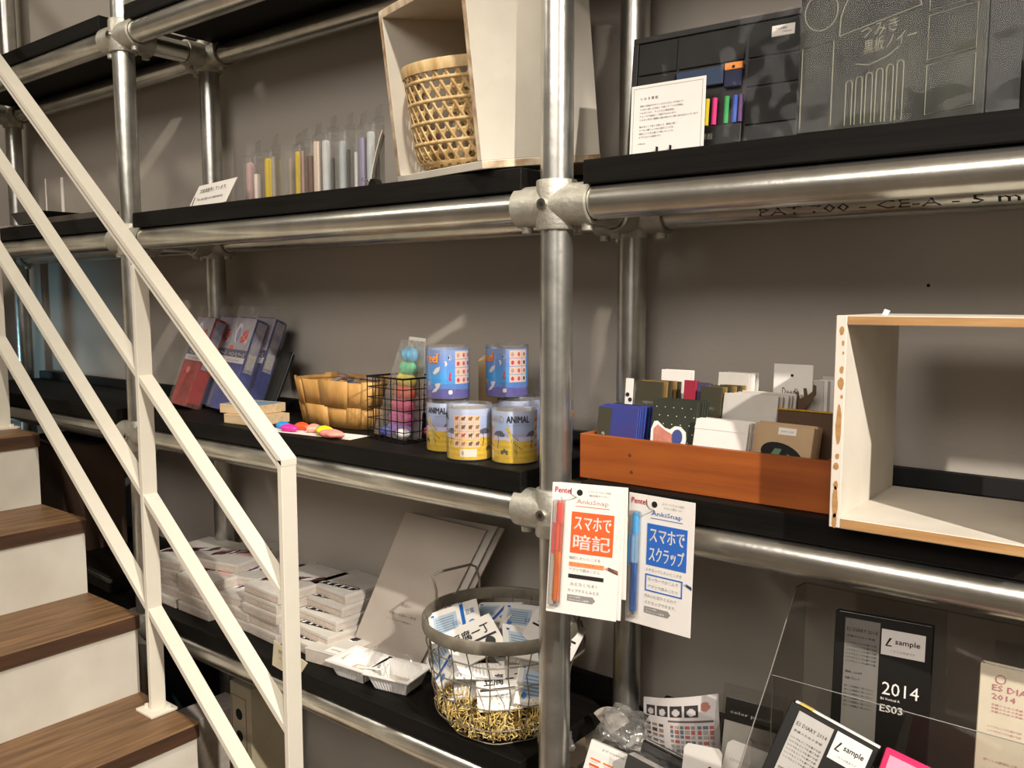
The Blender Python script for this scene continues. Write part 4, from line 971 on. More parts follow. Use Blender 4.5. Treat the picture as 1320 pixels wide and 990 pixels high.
def stack(x, y, n, yaw, nm, pr, step=(0, 0), col=0, jit=.004, z0=None):
    for i in range(n):
        lab = ('topmost' if i == n-1 else 'lowest' if i == 0 else ORD[i+1]+' from the bottom')
        carton('white carton, %s in the %s stack' % (lab, nm), x+step[0]*i+random.uniform(-jit, jit), y+step[1]*i+random.uniform(-jit, jit), (z0 or Z4)+.0003+BH*i, yaw+random.uniform(-2.5, 2.5), col, pr=pr if i >= n-3 or step != (0, 0) else None, d=BD if step == (0, 0) else .122)
stack(-1.995, 1.085, 4, 0, 'leftmost', mar)
carton('white carton lying askew on top of the leftmost stack', -1.985, 1.075, Z4+BH*4+.0006, 7, 0, pr=mar)
stack(-1.858, 1.082, 4, -1, 'second from the left', redp)
stack(-1.728, 1.102, 3, 1, 'short third', vio)
stack(-1.618, 1.098, 5, -3, 'tall', mar)
stack(-1.478, 1.104, 5, -3, 'rightmost stepped', front_p, (-.006, .022), jit=.001)
carton('purple printed carton lying over the short third stack at the back', -1.745, 1.150, Z4+BH*3+.0012, 14, 0, pr=vio, grp='cartons lying at the back')
carton('maroon printed carton lying over the second stack at the back', -1.86, 1.135, Z4+BH*4+.0012, 12, 0, pr=redp, grp='cartons lying at the back')
# open sample carton beside the stepped stack
sc = thing('sample_carton', 'larger pale carton with a white sample label beside the stepped cartons', 'box', (-1.382, 1.078, Z4+.0005), R(8))
MB().cbox(0, .098, 0, .205, 0, .026, .0009).obj('box_body', M_box, sc)
MB().cbox(-.0008, .0988, -.0008, .2058, .0262, .0280, .0006).obj('lid', M_paper2, sc)
c = Canvas(40, 90)
for k in range(26):
    t_ = k/26; c.poly([(.50+.3*t_, .35+.6*t_), (.66+.3*t_, .33+.6*t_), (.72+.28*t_, .37+.6*t_), (.56+.3*t_, .40+.6*t_)], '#15131a' if (k*7) % 5 else '#eeeae4')
for q in range(3): c.rect(.06, .48+.06*q, .4, .50+.06*q, '#a49a90')
me = c.mesh('tip_print', lambda u, v: (.002+u*.094, .004+v*.198, .0283), M_print); o = bpy.data.objects.new('tip_print', me); COL.objects.link(o); o.parent = sc
MB().box(.046, .097, .006, .032, .0284, .0290).obj('sample_label', M_paper, sc)
letters(sc, [('sample', .054, .014, .008, .036)], M_ink, lambda a, b: (a, b, .0293))
fy = thing('flyer_card', 'small cream card hanging over the shelf edge behind the newel post', 'card', (-1.435, 1.0365, Z4-.008), (R(10), R(14), R(6)))
g = MB(); g.prism([(0, 0), (.072, .004), (.100, .060), (.004, .064)], -.0008, 0); g.obj('card', mat('cream_paper', '#ddd3b4', .7), fy)
letters(fy, [('新商品', .018, .040, .010, .04), ('のご案内', .020, .026, .008, .04)], M_inkg, lambda a, b: (a, -.0012, b))

# --- ribbed food trays
def tray_bm(w, d, h, tp=.010, th=.0012):
    """tapered ribbed tray with flange; list of (mesh builder, name)"""
    g = MB(); n = 12; V = []; 
    def ring(ins, z, rib=0):
        P_ = []; hw, hd = w/2-ins, d/2-ins
        for (sx, sy, ax) in ((-1, -1, 0), (1, -1, 1), (1, 1, 2), (-1, 1, 3)):
            pass
        for side in range(4):
            for k in range(n*2):
                t = k/(n*2); off = rib*(1 if k % 2 else -1) if 1 < k < n*2-1 else 0
                if side == 0: P_.append((-hw+2*hw*t, -hd-off, z))
                elif side == 1: P_.append((hw+off, -hd+2*hd*t, z))
                elif side == 2: P_.append((hw-2*hw*t, hd+off, z))
                else: P_.append((-hw-off, hd-2*hd*t, z))
        return P_
    rings = [ring(-.006, h+.0005), ring(-.006, h-.002), ring(.000, h-.002), ring(.0006, h-.004, .0007), ring(tp, .003, .0007), ring(tp+.002, 0), ring(tp+.003, .0014), ring(tp+.0012, .004, .0005), ring(.0020, h-.004, .0005), ring(.0012, h+.0005), ring(-.006, h+.0005)]
    m = len(rings[0])
    for r_ in rings: V += r_
    F = [(i*m+j, i*m+(j+1) % m, (i+1)*m+(j+1) % m, (i+1)*m+j) for i in range(len(rings)-1) for j in range(m)]
    g.add(V, F); c0 = (len(rings)-6)*m; g.f.append(tuple(range(5*m, 6*m))[::-1]); g.mi.append(0); g.f.append(tuple(range(6*m, 7*m))); g.mi.append(0)
    return g
M_tray = mat('white_tray_plastic', '#e6e3de', .4, var=.02)
for q, (x, y, a, lb) in enumerate(((-1.245, 1.102, 4, 'left white ribbed food tray on the shelf edge'), (-1.148, 1.112, 12, 'right white ribbed food tray beside the round wire basket'))):
    t = thing('food_tray', lb, 'tray', (x, y, Z4+.0005), R(a))
    tray_bm(.090, .076, .033).obj('tray_body', M_tray, t)
    MB().box(-.030, .030, -.024, .024, .006, .0072).obj('insert_card', M_box, t)
    letters(t, [('もめん', -.018, -.002, .008, .034)], M_inkg, lambda a_, b: (a_, b, .0075))
    g = MB(); g.grid(lambda u, v: (-.01+.05*u, .020+.020*v+.004*math.sin(9*u), .034+.016*math.sin(3*u+q)+.006*noise.noise((u*5, v*5, q))), 10, 6); g.obj('peeled_film', M_film2, t, True)
    if q == 0: 
        s_ = thing('wooden_spoon_stick', 'small flat wooden stick across the two food trays', 'stick', (-1.215, 1.066, Z4+.036), (0, R(-2), R(18)))
        MB().cbox(0, .055, 0, .006, 0, .0012, .0004).obj('stick', M_paper, s_)

# --- leaning paper boards
def lean_sheet(name, label, bl, tl, tr, br, th, m, txt=False):
    t = thing(name, label, 'paper board', bl)
    O_ = Vector(bl); n = (Vector(br)-O_).cross(Vector(tl)-O_).normalized()
    if n.y > 0: n = -n
    P_ = [Vector(p)-O_ for p in (bl, br, tr, tl)]
    g = MB(); g.add([tuple(p) for p in P_]+[tuple(p-n*th) for p in P_], [(0, 1, 2, 3), (7, 6, 5, 4), (0, 4, 5, 1), (1, 5, 6, 2), (2, 6, 7, 3), (3, 7, 4, 0)])
    g.obj('sheet', m, t)
    if txt:
        X = (P_[1]).normalized(); U = P_[3]; 
        letters(t, [('商品の', .085, .118, .008, .028), ('もめん豆腐の一筆箋', .062, .098, .0055, .075), ('つくりかたは裏面を', .060, .086, .0045, .070)], M_inkg, lambda a, b: tuple(X*a+U*(b/.31)+n*.0004))
    return t
lean_sheet('paper_board', 'tall pale paper board leaning on the rear rail, front one', (-1.353, 1.170, Z4+.001), (-1.262, 1.250, .972), (-1.050, 1.256, .966), (-1.165, 1.176, Z4+.001), .004, mat('pale_board', '#b9aea2', .75, var=.02), True)
lean_sheet('paper_board', 'second pale board peeking out behind the leaning one', (-1.335, 1.180, Z4+.001), (-1.248, 1.259, .972), (-1.030, 1.265, .975), (-1.148, 1.186, Z4+.001), .003, M_paper2)
lean_sheet('paper_board', 'third pale board at the back of the leaning ones', (-1.325, 1.189, Z4+.001), (-1.240, 1.266, .966), (-1.018, 1.272, .972), (-1.138, 1.194, Z4+.001), .003, M_box)

# --- round galvanised wire basket
bx, by = -.912, 1.130; BZ = .185
rb = thing('round_wire_basket', 'round galvanised wire basket full of white tofu shaped packs', 'basket', (bx, by, Z4+.001))
def brr(z): 
    z = max(0, min(z, BZ)); return .078+.030*min(1, z/.03)**.6+.024*(z/BZ)
g = MB(); NV = 24
for k in range(NV):
    a = 2*math.pi*k/NV
    pts = [(0, 0, .003)] if k % 2 == 0 else []
    pts += [(.05*math.cos(a), .05*math.sin(a), .002)] + [(brr(z)*math.cos(a+.03*math.sin(z*60+k)), brr(z)*math.sin(a+.03*math.sin(z*60+k)), z+.002) for z in (0, .008, .02, .05, .09, .13, .165, BZ-.006)]
    g.tube(pts, .0011, 6, False)
g.obj('upright_wire', M_gwire, rb, True)
for z in (.002, .038, .076, .114, .150):
    MB().tube([((brr(z)+.0018)*math.cos(2*math.pi*i/48), (brr(z)+.0018)*math.sin(2*math.pi*i/48), z+.0015*math.sin(i*.9)) for i in range(48)], .0012, 6, closed=True).obj('ring_wire', M_gwire, rb, True)
r1 = brr(BZ)+.002
g = MB(); g.lathe([(r1-.002, BZ-.012), (r1+.001, BZ-.013), (r1+.0025, BZ-.008), (r1+.0025, BZ+.006), (r1, BZ+.010), (r1-.002, BZ+.009), (r1-.003, BZ+.004), (r1-.002, BZ-.012)], 64); g.obj('rim_band', M_gband, rb, True)
def rimp(a, dz=0, dr=0): return Vector(((r1+dr)*math.cos(R(a)), (r1+dr)*math.sin(R(a)), BZ+dz))
a1, a2 = 188, 146
p0, p1 = rimp(a1, -.004, .002), rimp(a2, -.004, .002); out = Vector((math.cos(R(165)), math.sin(R(165)), 0))
MB().tube([p0, p0+Vector((0, 0, .028)), p0+out*.012+Vector((0, 0, .052)), p0*.85+p1*.15+out*.014+Vector((0, 0, .056)), p0*.12+p1*.88+out*.014+Vector((0, 0, .056)), p1+out*.012+Vector((0, 0, .050)), p1+Vector((0, 0, .028)), p1], .0024, 8).obj('handle', M_gband, rb, True)
p0, p1 = rimp(-20, -.004, .004), rimp(36, -.004, .004); out = Vector((1, .1, 0)).normalized()
MB().tube([p0, p0+out*.008+Vector((0, 0, -.03)), p0+out*.006+Vector((0, 0, -.050)), p1+out*.006+Vector((0, 0, -.052)), p1+out*.008+Vector((0, 0, -.03)), p1], .0022, 8).obj('handle', M_gband, rb, True)
# straw filling
sw = thing('paper_straw_filling', 'yellow shredded straw filling the bottom of the round wire basket', 'straw', (bx, by, Z4+.004))
g = MB(); rr = random.Random(3)
for k in range(1150):
    a = rr.uniform(0, 2*math.pi); z0 = rr.uniform(.003, .074); lim = brr(z0)-.004
    r0 = lim*math.sqrt(rr.uniform(.25, 1)); p = Vector((r0*math.cos(a), r0*math.sin(a), z0)); d = rr.uniform(0, 6.28); el = rr.uniform(-.6, .6); pts = [p]; cv = rr.uniform(-1.2, 1.2); cz = rr.uniform(-.9, .9)
    for s in range(6):
        d += cv*.7; el += cz*.5
        p = p+Vector((math.cos(d)*math.cos(el), math.sin(d)*math.cos(el), math.sin(el)))*rr.uniform(.003, .006)
        q = math.hypot(p.x, p.y); m_ = brr(p.z)+(.004 if rr.random() < .25 else -.001)
        if q > m_: p.x *= m_/q; p.y *= m_/q
        p.z = max(.0015, p.z); pts.append(p.copy())
    g.tube(pts, .00085, 4, False)
o = g.obj('straw', M_straw, sw); o['kind'] = 'stuff'
# memo packs shaped like tofu
M_trayp = M_tray
def tofu(label, p, r_, kind, w=.080, d=.058, h=.026):
    t = thing('memo_pack', label, 'memo pack', (bx+p[0], by+p[1], Z4+p[2]), tuple(R(a) for a in r_), 'tofu shaped memo packs in the round wire basket')
    tray_bm(w, d, h, .006).obj('tray_body', M_tray, t)
    g = MB(); P_ = []
    for (sx, sy) in ((1, -1), (1, 1), (-1, 1), (-1, -1)):
        cx, cy = sx*(w/2), sy*(d/2); a0 = {(1, -1): -90, (1, 1): 0, (-1, 1): 90, (-1, -1): 180}[(sx, sy)]
        for q in range(5): P_.append((cx+.0055*math.cos(R(a0+22.5*q)), cy+.0055*math.sin(R(a0+22.5*q))))
    n = len(P_); g.add([(x, y, h+.0006) for x, y in P_]+[(x, y, h+.0014) for x, y in P_], [tuple(range(n))[::-1], tuple(range(n, 2*n))]+[(i, (i+1) % n, (i+1) % n+n, i+n) for i in range(n)])
    g.obj('film_lid', M_paper, t)
    zt = h+.0018; f = lambda a, b: (a, b, zt+.0004)
    if kind == 'blue':
        c = Canvas(60, 40); c.rect(.04, .10, .56, .84, '#b4c4d2')
        for q in range(6): c.rect(.08, .18+.10*q, .50, .22+.10*q, '#7f93a8')
        c.rect(.0, .88, .06, .96, '#2a55b8'); c.ell(.88, .18, .08, .12, '#4d7fc4'); c.ell(.12, .16, .06, .10, '#4d7fc4')
        me = c.mesh('lid_print', lambda u, v: ((u-.5)*w, (v-.5)*d, zt), M_print); o = bpy.data.objects.new('lid_print', me); COL.objects.link(o); o.parent = t
        MB().box(w*.16, w*.24, -d/2-.003, d/2+.003, zt, zt+.0004).obj('blue_stripe', mat('stripe_blue', '#1f62b8', .5), t)
        letters(t, [('もめん', -.004, -.016, .015, .014), ('豆腐', w*.27, .002, .013, .016)], mat('ink_skyblue', '#3f6fae', .5), f)
    else:
        MB().box(-w*.5, w*.5, -.004, .000, zt, zt+.0004).obj('black_stripe', M_ink, t)
        letters(t, [('豆腐一丁', -w*.42, .004, .018, w*.84), ('豆腐一丁', -w*.41, .0045, .018, w*.84)], M_ink, f)
        letters(t, [('もめん', -w*.2, -.018, .009, w*.3)], M_inkg, f)
        g = MB(); g.prism([(w*.3+.009*math.cos(a*.4), .0+.009*math.sin(a*.4)) for a in range(16)], 0, .0003)
        g2 = MB(); g2.add([(x, z-.013, zt+.0002+y) for x, y, z in g.v], g.f); g2.obj('round_mark', M_ink, t)
    return t
tofu('blue printed memo pack leaning out over the left rim of the basket', (-.078, -.022, .150), (24, -18, 42), 'blue')
tofu('memo pack with bold black lettering and a black stripe at the front', (-.022, -.046, .140), (38, -16, 62), 'black')
tofu('blue striped memo pack lying at the back of the basket', (.012, .060, .148), (18, 4, 30), 'blue')
tofu('tilted blue memo pack at the right behind the pipe post', (.060, -.012, .138), (26, 16, 50), 'blue')
tofu('black lettered memo pack at the back right of the basket', (.080, .040, .150), (30, 20, 20), 'black')
tofu('small grey blue memo pack at the back left of the basket', (-.050, .050, .145), (10, -10, 10), 'blue')
tofu('memo pack upside down in the lower front, ribs showing', (-.005, -.060, .120), (150, 8, 55), 'blue')
tofu('memo pack upside down below the first one, blue film showing', (-.010, -.050, .092), (168, -12, 20), 'blue')
tofu('memo pack standing on edge at the left inside the wires', (-.070, -.040, .098), (60, 10, -30), 'blue')
tofu('memo pack on the right side pushing against the wires', (.080, -.012, .092), (70, 20, 60), 'blue')
tofu('memo pack in the heart of the basket under the others', (.015, .010, .095), (15, 10, 75), 'black')
tofu('memo pack low at the front right, black print showing', (.042, -.042, .082), (55, -5, 40), 'black')

# ================================================================== LEFT BAY OF THE LOWEST TIER, AND BELOW IT
t = thing('cardboard_box', 'dark brown cardboard box with a torn hand hole behind the stairs', 'box', (-2.72, 1.09, Z4+.0005), R(-4))
Mcb = mat('dark_cardboard', '#3c2a1c', .85, c2='#4a3524', scale=9)
MB().cbox(0, .33, 0, .17, 0, .33, .002).obj('box_body', Mcb, t)
for s_ in (0, 1): MB(T((0, s_*.17, .331)) @ rot('X', 35 if s_ else -30)).cbox(0, .33, -.08*(1-s_)-.0, .08*s_, 0, .003, .0005).obj('flap', Mcb, t)
MB().prism([(.14+.02*math.cos(a*.45), .16+.014*math.sin(a*.45)*(1+.2*(a % 3))) for a in range(14)], -.0008, .0).obj('hand_hole', M_dark, t)
t = thing('flat_case', 'flat black case with a grey edge strip on the lowest left board', 'case', (-2.36, 1.045, Z4+.0005), R(-3))
MB().cbox(0, .28, 0, .2, 0, .045, .004).obj('case_body', M_blackp, t)
MB().cbox(-.002, .282, -.003, .006, .030, .040, .001).obj('edge_strip', mat('grey_strip', '#55524c', .6), t)
t = thing('black_crate', 'dark plastic crate under the lowest board left of the cartons', 'crate', (-2.47, 1.08, 0))
for b in ((0, .46, 0, .012, 0, .52), (0, .46, .208, .22, 0, .52), (0, .012, .012, .208, 0, .52), (.448, .46, .012, .208, 0, .52)): MB().cbox(*b, c=.002).obj('crate_wall', mat('blue_black_plastic', '#141b1c', .4), t)
for z in (.08, .20, .32, .44): MB().cbox(-.002, .462, -.004, 0, z, z+.02, .001).obj('rib', mat('blue_black_plastic', '#141b1c', .4), t)
for nm, lb, x, y, w, d, h, hol in (('cream_carton', 'tall cream carton with two round holes under the lowest board', -1.800, 1.175, .088, .12, .484, True), ('white_carton', 'grey white carton with a red lined label beside the lowest tread', -1.918, 1.065, .085, .17, .400, False)):
    t = thing(nm, lb, 'box', (x, y, 0), R(-2))
    MB().cbox(0, w, 0, d, 0, h, .0015).obj('box_body', mat('cream_board', '#b5a98c', .75) if hol else M_box, t)
    g = MB(); x0, x1, z0, z1 = (.006, w-.020, h-.20, h-.03) if hol else (.010, w-.020, h-.19, h-.02); q = .0018
    for b in ((x0, x1, z0, z0+q), (x0, x1, z1-q, z1), (x0, x0+q, z0, z1), (x1-q, x1, z0, z1)): g.box(b[0], b[1], -.0006, -.0001, b[2], b[3])
    g.obj('label_border', mat('ink_brick', '#8f3a2c', .6), t)
    if hol:
        g = MB()
        for z in (.075, .13): g.prism([(w*.42+.014*math.cos(a*.4), h-z+.014*math.sin(a*.4)) for a in range(16)], -.0006, -.0001)
        g.obj('round_hole', M_dark, t)
    else: MB().box(.014, w*.5, -.0006, -.0001, h-.17, h-.04).obj('cream_label', mat('cream_board', '#b5a98c', .75), t)

# ================================================================== RIGHT BAY, BOTTOM RIGHT OF THE VIEW
ac = thing('acrylic_display', 'clear two tier acrylic display stand holding the diaries', 'display stand', (-.40, .86, Z4+.001))
AX = .50; s0 = Z4+.001
prof = [(.0, .0), (.30, .0), (.30, .345), (.265, .348), (.185, .262), (.0, .085)]
for x in (0, AX-.003):
    g = MB(); n = len(prof); g.add([(x, y, z) for y, z in prof]+[(x+.003, y, z) for y, z in prof], [tuple(range(n)), tuple(range(2*n-1, n-1, -1))]+[(i, i+n, (i+1) % n+n, (i+1) % n) for i in range(n)]); g.obj('side_panel', M_acry, ac)
    g = MB(); g.tube([(x+.0015, prof[k][0], prof[k][1]) for k in (2, 3, 4, 5)], .0008, 6); g.obj('polished_edge', M_acryE, ac, True)
MB().cbox(.003, AX-.003, .297, .300, 0, .345, .0005).obj('back_panel', M_acry, ac)
MB().tube([(.003, .2985, .346), (AX-.003, .2985, .346)], .0006, 6).obj('polished_edge', M_acryE, ac)
MB().cbox(.003, AX-.003, .187, .190, .13, .252, .0005).obj('divider_panel', M_acry, ac)
MB().tube([(.003, .1885, .2525), (AX-.003, .1885, .2525)], .0006, 6).obj('polished_edge', M_acryE, ac)
MB().tube([(.0015, .1885, .13), (.0015, .1885, .252)], .0006, 6).obj('polished_edge', M_acryE, ac)
MB().cbox(.003, AX-.003, .190, .297, .130, .133, .0005).obj('shelf_panel', M_acry, ac)
MB().cbox(.003, AX-.003, .03, .187, .040, .043, .0005).obj('shelf_panel', M_acry, ac)
MB().cbox(.003, AX-.003, .003, .006, 0, .085, .0005).obj('front_panel', M_acry, ac)
Mgy = mat('grey_insert', '#77736c', .5)
def diary(label, p, r_, cov, ins, w=.110, h=.178, th=.014, title=True):
    t = thing('diary', label, 'diary', p, tuple(R(a) for a in r_), 'diaries in the acrylic display')
    MB().cbox(0, w, 0, .0022, 0, h, .001).obj('cover', cov, t); MB().cbox(0, w, th-.0022, th, 0, h, .001).obj('cover', cov, t)
    MB().cbox(0, .0025, .0022, th-.0022, 0, h, .0006).obj('spine', cov, t)
    MB().box(.003, w-.003, .0026, th-.0026, .002, h-.002).obj('pages', M_paper, t)
    if ins is None: return t
    MB().box(.0125, .054, -.0006, -.0001, .001, h-.006).obj('info_insert', ins, t)
    ink = M_ink if title else M_inkp
    letters(t, [('ES DIARY 2014', .015, h-.022, .0045, .036)]+[('手帳のための手帳', .015, h-.030, .003, .034)]+[('いつでもどこでも書ける紙', .015, h-.038-.0048*q, .0026, .036) for q in range(6)]+[('価格 1,260円', .015, h-.076, .003, .020), ('月間ブロック', .015, h-.084, .003, .018)]+[('詳しくは裏面をご覧ください', .015, h-.094-.005*q, .0024, .034) for q in range(6)], ink, lambda a, b: (a, -.0009, b), 'insert_text')
    c = Canvas(40, 4)
    for q in range(40):
        if (q*7) % 5 < 3: c.rect(q/40, 0, (q+1)/40, 1, '#1c1a18')
    c.flat('barcode', t, .026, .050, h*.14, h*.20, -.0009)
    return t
def sample_label(t, x0, x1, z0, z1):
    MB().box(x0, x1, -.0010, -.0003, z0, z1).obj('sample_label', M_paper, t)
    w = x1-x0; hh = z1-z0
    letters(t, [('sample', x0+w*.32, z0+hh*.42, hh*.26, w*.56), ('sample', x0+w*.325, z0+hh*.43, hh*.26, w*.56)], M_ink, lambda a, b: (a, -.0014, b), 'sample_text', 2)
    letters(t, [('こちらは見本です', x0+w*.22, z0+hh*.14, hh*.10, w*.56)], M_inkg, lambda a, b: (a, -.0014, b), 'small_text')
    g = MB(); g.prism([(x0+w*.10, z0+hh*.40), (x0+w*.13, z0+hh*.38), (x0+w*.24, z0+hh*.68), (x0+w*.19, z0+hh*.70)], -.0015, -.0011); g.prism([(x0+w*.10, z0+hh*.36), (x0+w*.24, z0+hh*.36), (x0+w*.24, z0+hh*.40), (x0+w*.10, z0+hh*.40)], -.0015, -.0011); g.obj('pencil_mark', M_ink, t)
d1 = diary('black 2014 diary with sample label standing in the rear of the display', (-.338, 1.092, Z4+.134), (-4, 0, 7), M_black, Mgy, .114, .202)
sample_label(d1, .056, .106, .158, .190)
letters(d1, [('2014', .0595, .108, .016, .042)], M_paper, lambda a, b: (a, -.0008, b), 'year', 2)
letters(d1, [('B6 Vertical A', .0585, .101, .0032, .022)], M_inkw, lambda a, b: (a, -.0008, b), 'small_text')
letters(d1, [('ES03', .0580, .086, .0090, .026), ('ES03', .0584, .0862, .0090, .026)], M_inkw, lambda a, b: (a, -.0008, b), 'model_text', 2)
d2 = diary('black diary with grey insert leaning at the front left of the display', (-.372, .946, Z4+.175), (-20, 17, 4), M_black, mat('pale_insert', '#b5b1aa', .5), .104, .095, .016)
sample_label(d2, .058, .098, .058, .090)
MB().cbox(.004, .1035, .0045, .014, .094, .0965, .0005).obj('page_edge', M_paper, d2)
MB().box(.010, .026, -.0008, .010, .0958, .0975).obj('index_tab', mat('yellow_tab', '#e0c060', .5), d2)
d3 = diary('bright pink diary at the front of the display right of the black one', (-.258, .940, Z4+.150), (-20, 13, 4), mat('hot_pink_cover', '#d8235e', .5), mat('pale_pink_insert', '#e89ab4', .5), .100, .098, .014, False)
MB().box(.006, .094, -.0009, -.0002, .004, .093).obj('insert_sheet', mat('pale_pink_insert', '#e89ab4', .5), d3)
letters(d3, [('ES D', .020, .066, .008, .03)], M_inkp, lambda a, b: (a, -.0014, b), 'title_text')
g = MB(); g.tube([(.032+.005*math.cos(a*.4), -.0012, .082+.005*math.sin(a*.4)) for a in range(16)], .0004, 4, closed=True); g.obj('round_emblem', M_inkp, d3)
d4 = diary('cream diary with pink lettering at the right of the display', (-.172, 1.092, Z4+.134), (-4, 0, 0), mat('cream_cover', '#d9cdb4', .6), None, .105, .178)
letters(d4, [('ES DIARY', .014, .150, .0070, .050), ('2014', .014, .140, .0065, .024)], M_inkp, lambda a, b: (a, -.0006, b), 'title_text')
letters(d4, [('手帳のための手帳です', .014, .132-.004*q, .0026, .040) for q in range(3)]+[('いつでもどこでも書ける紙', .012, .106-.005*q, .0026, .034) for q in range(2)], M_inkp, lambda a, b: (a, -.0006, b), 'body_text')
letters(d4, [('詳しくは裏面をご覧ください', .010, .066, .0030, .05)], M_inkp, lambda a, b: (a, -.0006, b), 'footer_text')
g = MB(); g.tube([(.022+.005*math.cos(a*.4), -.0006, .164+.005*math.sin(a*.4)) for a in range(16)], .0004, 4, closed=True); g.obj('round_emblem', M_inkp, d4)
c = Canvas(40, 4)
for q in range(40):
    if (q*7) % 5 < 3: c.rect(q/40, 0, (q+1)/40, 1, '#1c1a18')
c.flat('barcode', d4, .012, .042, .042, .056, -.0006)
for q, (x, w, z, l) in enumerate(((-.372, .120, .0, 'left'), (-.245, .150, .0, 'right'))):
    t = thing('beige_box', 'long beige box lying behind the front diaries, %s one' % l, 'box', (x, .985, Z4+z+.0455), R(1), 'beige boxes in the display')
    MB().cbox(0, w, 0, .055, 0, .115, .001).obj('box_body', mat('beige_board', '#8e7f68', .75), t)
    MB().cbox(-.0006, w+.0006, -.0006, .0556, .100, .1166, .0008).obj('lid', mat('beige_board2', '#9c8d74', .75), t)
# leaflet
lf = thing('leaflet', 'curved white leaflet with rows of small pictures behind the clear holder', 'leaflet', (-.672, 1.215, Z4+.001), (R(-6), R(-8), R(-2)))
c = Canvas(70, 56, '#e4dcd8'); rr = random.Random(9)
for k in range(4): c.rect(.06+.19*k, .66, .22+.19*k, .86, '#3a3436'); c.ell(.14+.19*k, .74, .05, .06, '#d8d0cc')
c.ell(.86, .82, .05, .08, '#c4806e')
for a in range(8):
    for b in range(6):
        c.rect(.44+.065*a, .04+.085*b, .49+.065*a, .10+.085*b, rr.choice(['#c46a64', '#6f7f86', '#9a9088', '#b8b0a8']))
for a in range(3):
    for b in range(5): c.rect(.05+.11*a, .06+.10*b, .13+.11*a, .12+.10*b, rr.choice(['#4a4448', '#8e8488', '#a8846e']))
c.rect(.42, .58, .95, .60, '#6e6460')
lfn = lambda u, v: (.135*u, -.020*math.sin(math.pi*u)-.012*v*(1-v)+.006*u, (.076*v+.024*u*v))
me = c.mesh('leaflet_print', lambda u, v: lfn(u, v), M_print, 4, 4); o = bpy.data.objects.new('leaflet_print', me); COL.objects.link(o); o.parent = lf
g = MB(); g.grid(lambda u, v: Vector(lfn(u, v))+Vector((0, .0008, 0)), 16, 8); o = g.obj('sheet', M_paper, lf, True); o.modifiers.new('s', 'SOLIDIFY').thickness = .0006
# clear holder with cards
ho = thing('card_holder', 'clear slanted holder with a black header and white cards', 'holder', (-.520, 1.125, Z4+.001), (0, 0, R(4)))
MB(rot('X', -12)).cbox(0, .095, 0, .0025, 0, .155, .0005).obj('front_sheet', M_acry, ho)
MB(T((0, .03, 0)) @ rot('X', -12)).cbox(0, .095, 0, .0025, 0, .160, .0005).obj('back_sheet', M_acry, ho)
MB(T((0, .03, 0))).cbox(0, .0025, -.03, .03, 0, .100, .0005).obj('side_sheet', M_acry, ho)
hc = thing('header_card', 'white card with a black header and black squares in the clear holder', 'card', (-.512, 1.142, Z4+.003), (R(-12), 0, R(4)))
MB().cbox(0, .085, 0, .0012, 0, .145, .0003).obj('card', M_paper2, hc)
MB().box(.0, .085, -.0006, -.0001, .112, .145).obj('black_header', M_black, hc)
for k in range(2): MB().cbox(.045+.02*k, .061+.02*k, -.0006, -.0001, .060, .076, .0001).obj('black_square', M_ink, hc)
letters(hc, [('color pencil', .008, .122, .006, .06)], M_inkw, lambda a, b: (a, -.0009, b)); letters(hc, [('OKAY CARD', .035, .090, .005, .04), ('24 colors', .035, .082, .004, .03)], M_inkp, lambda a, b: (a, -.0009, b))
for q, (x, y, z, rz, l) in enumerate(((-.498, 1.085, Z4+.002, (-24, 8, 10), 'rear bright white card with faint lettering in front of the clear holder'), (-.535, 1.060, Z4+.002, (-26, -10, -4), 'front bright white card with a small black hole'))):
    t = thing('white_card', l, 'card', (x, y, z), tuple(R(a) for a in rz))
    g = MB(); w, h = .062, .112-.012*q
    g.prism([(.004, 0), (w-.004, 0), (w, .004), (w, h-.006), (w-.006, h), (.006, h), (0, h-.006), (0, .004)], 0, .0012); g.obj('card', M_paper, t)
    if q: MB().prism([(.045+.0035*math.cos(a*.5), h-.03+.0045*math.sin(a*.5)) for a in range(13)], -.0005, -.0001).obj('hang_hole', M_dark, t)
    else: letters(t, [('COCO FOR YOU', .008, h-.028, .004, .045)], M_inkg, lambda a, b: (a, -.0005, b))
# black flat packs in shiny film
for q in range(2):
    t = thing('black_pack', ['black flat pack in shiny film at the bottom edge, front one', 'black flat pack in shiny film at the bottom edge, rear one'][q], 'pack', (-.628+.004*q, 1.050+.035*q, Z4+.001), (R(-14), R(6), R(-3)), 'black film packs')
    MB().cbox(0, .128, 0, .018, 0, .066+.008*q, .001).obj('pack_body', M_blackp, t)
    MB().box(.002, .126, .002, .016, .0662+.008*q, .0670+.008*q).obj('white_edge', M_paper2, t) if q == 0 else MB().box(.002, .126, .007, .009, .0742, .0750).obj('white_edge', M_paper2, t)
    g = MB(); g.grid(lambda u, v: (-.003+.134*u, -.003+.025*v, (.072+.008*q)+.006*noise.noise((u*14, v*4, q))), 24, 4); g.grid(lambda u, v: (-.003+.134*u, -.0035-.002*noise.noise((u*9, v*9, q+5)), .074*v), 16, 10); g.obj('wrap_film', M_film2, t, True)
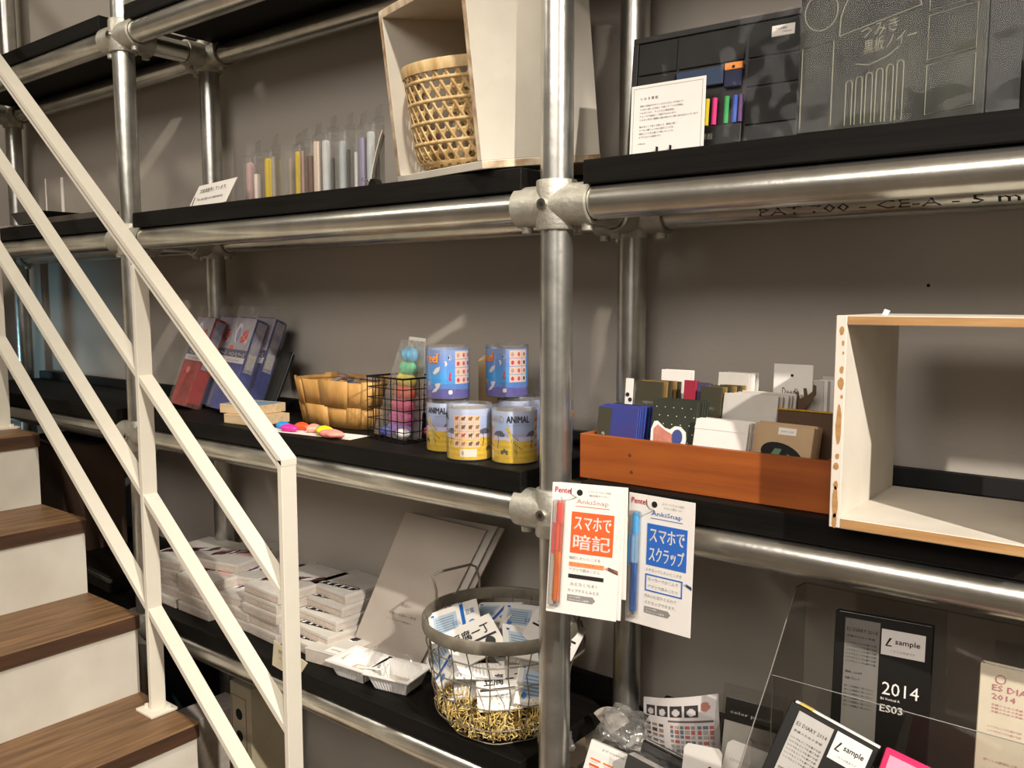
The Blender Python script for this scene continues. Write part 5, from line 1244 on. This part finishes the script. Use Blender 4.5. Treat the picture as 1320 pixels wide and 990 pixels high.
# colour swatch card
cs = thing('swatch_card', 'white card with orange and green swatches left of the black packs', 'card', (-.700, 1.060, Z4+.001), (R(-20), R(10), R(10)))
c = Canvas(48, 48, '#e2ddd5')
for a in range(3):
    for b in range(4):
        c.rect(.08+.31*a, .10+.20*b, .34+.31*a, .18+.20*b, [['#e07a38', '#e07a38', '#7fb04a'], ['#d85a2c', '#d86a34', '#5f9a40'], ['#e0a04a', '#c8553a', '#8aa84a'], ['#c04a30', '#e08a3a', '#4f8a4a']][3-b][a])
        c.rect(.10+.31*a, .04+.20*b, .30+.31*a, .07+.20*b, '#a8a49c')
MB().cbox(0, .070, 0, .010, 0, .060, .0006).obj('card', M_paper, cs)
c.flat('swatch_print', cs, .002, .068, .001, .046, -.0003)
letters(cs, [('pirouette', .022, .050, .005, .036)], M_inkg, lambda a, b: (a, -.0004, b))
# crumpled clear bags
def bag(label, loc, r, seed, sc=(1, .8, .7)):
    t = thing('clear_bag', label, 'plastic bag', loc)
    g = MB()
    def f(u, v):
        a = 2*math.pi*u; b = math.pi*v; d = Vector((math.cos(a)*math.sin(b), math.sin(a)*math.sin(b), -math.cos(b)))
        q = 1+.35*noise.noise(d*2.2+Vector((seed, 0, 0)))+.18*noise.noise(d*6+Vector((0, seed, 0)))
        return (d.x*r*q*sc[0], d.y*r*q*sc[1], max(0, (d.z*q*sc[2]+sc[2])*r))
    g.grid(f, 40, 24); g.obj('film', M_bag, t, True)
bag('crumpled clear bag at the foot of the rear pipe', (-.700, 1.190, Z4+.001), .042, 2)
bag('small crumpled clear bag behind the front post', (-.775, 1.10, Z4+.001), .030, 5)
fc = thing('fan_card', 'grey quarter round card standing beside the end of the lower board', 'card', (-.735, 1.205, Z4+.001), (R(-14), R(-16), R(6)))
g = MB(); g.prism([(0, 0)]+[(.044*math.cos(R(a)), .044*math.sin(R(a))) for a in range(25, 131, 8)], 0, .0012); g.obj('card', M_box, fc)
cn = thing('black_cone', 'small black flared paper cup before the rear pipe', 'cup', (-.672, 1.232, Z4+.001))
g = MB(); g.lathe([(.010, 0), (.024, .052), (.0232, .052), (.009, .001)], 6); g.obj('cup_body', M_black, cn)
g = MB(); g.lathe([(0, 0), (.016, 0), (.016, .003), (0, .003)], 16); g.obj('foot', M_black, cn)
bp_ = thing('grey_packet', 'grey flat packet lying between the two lower boards', 'packet', (-.690, 1.18, Z4+.0005), R(14))
MB().cbox(0, .09, 0, .10, 0, .006, .001).obj('packet_body', M_paper2, bp_)
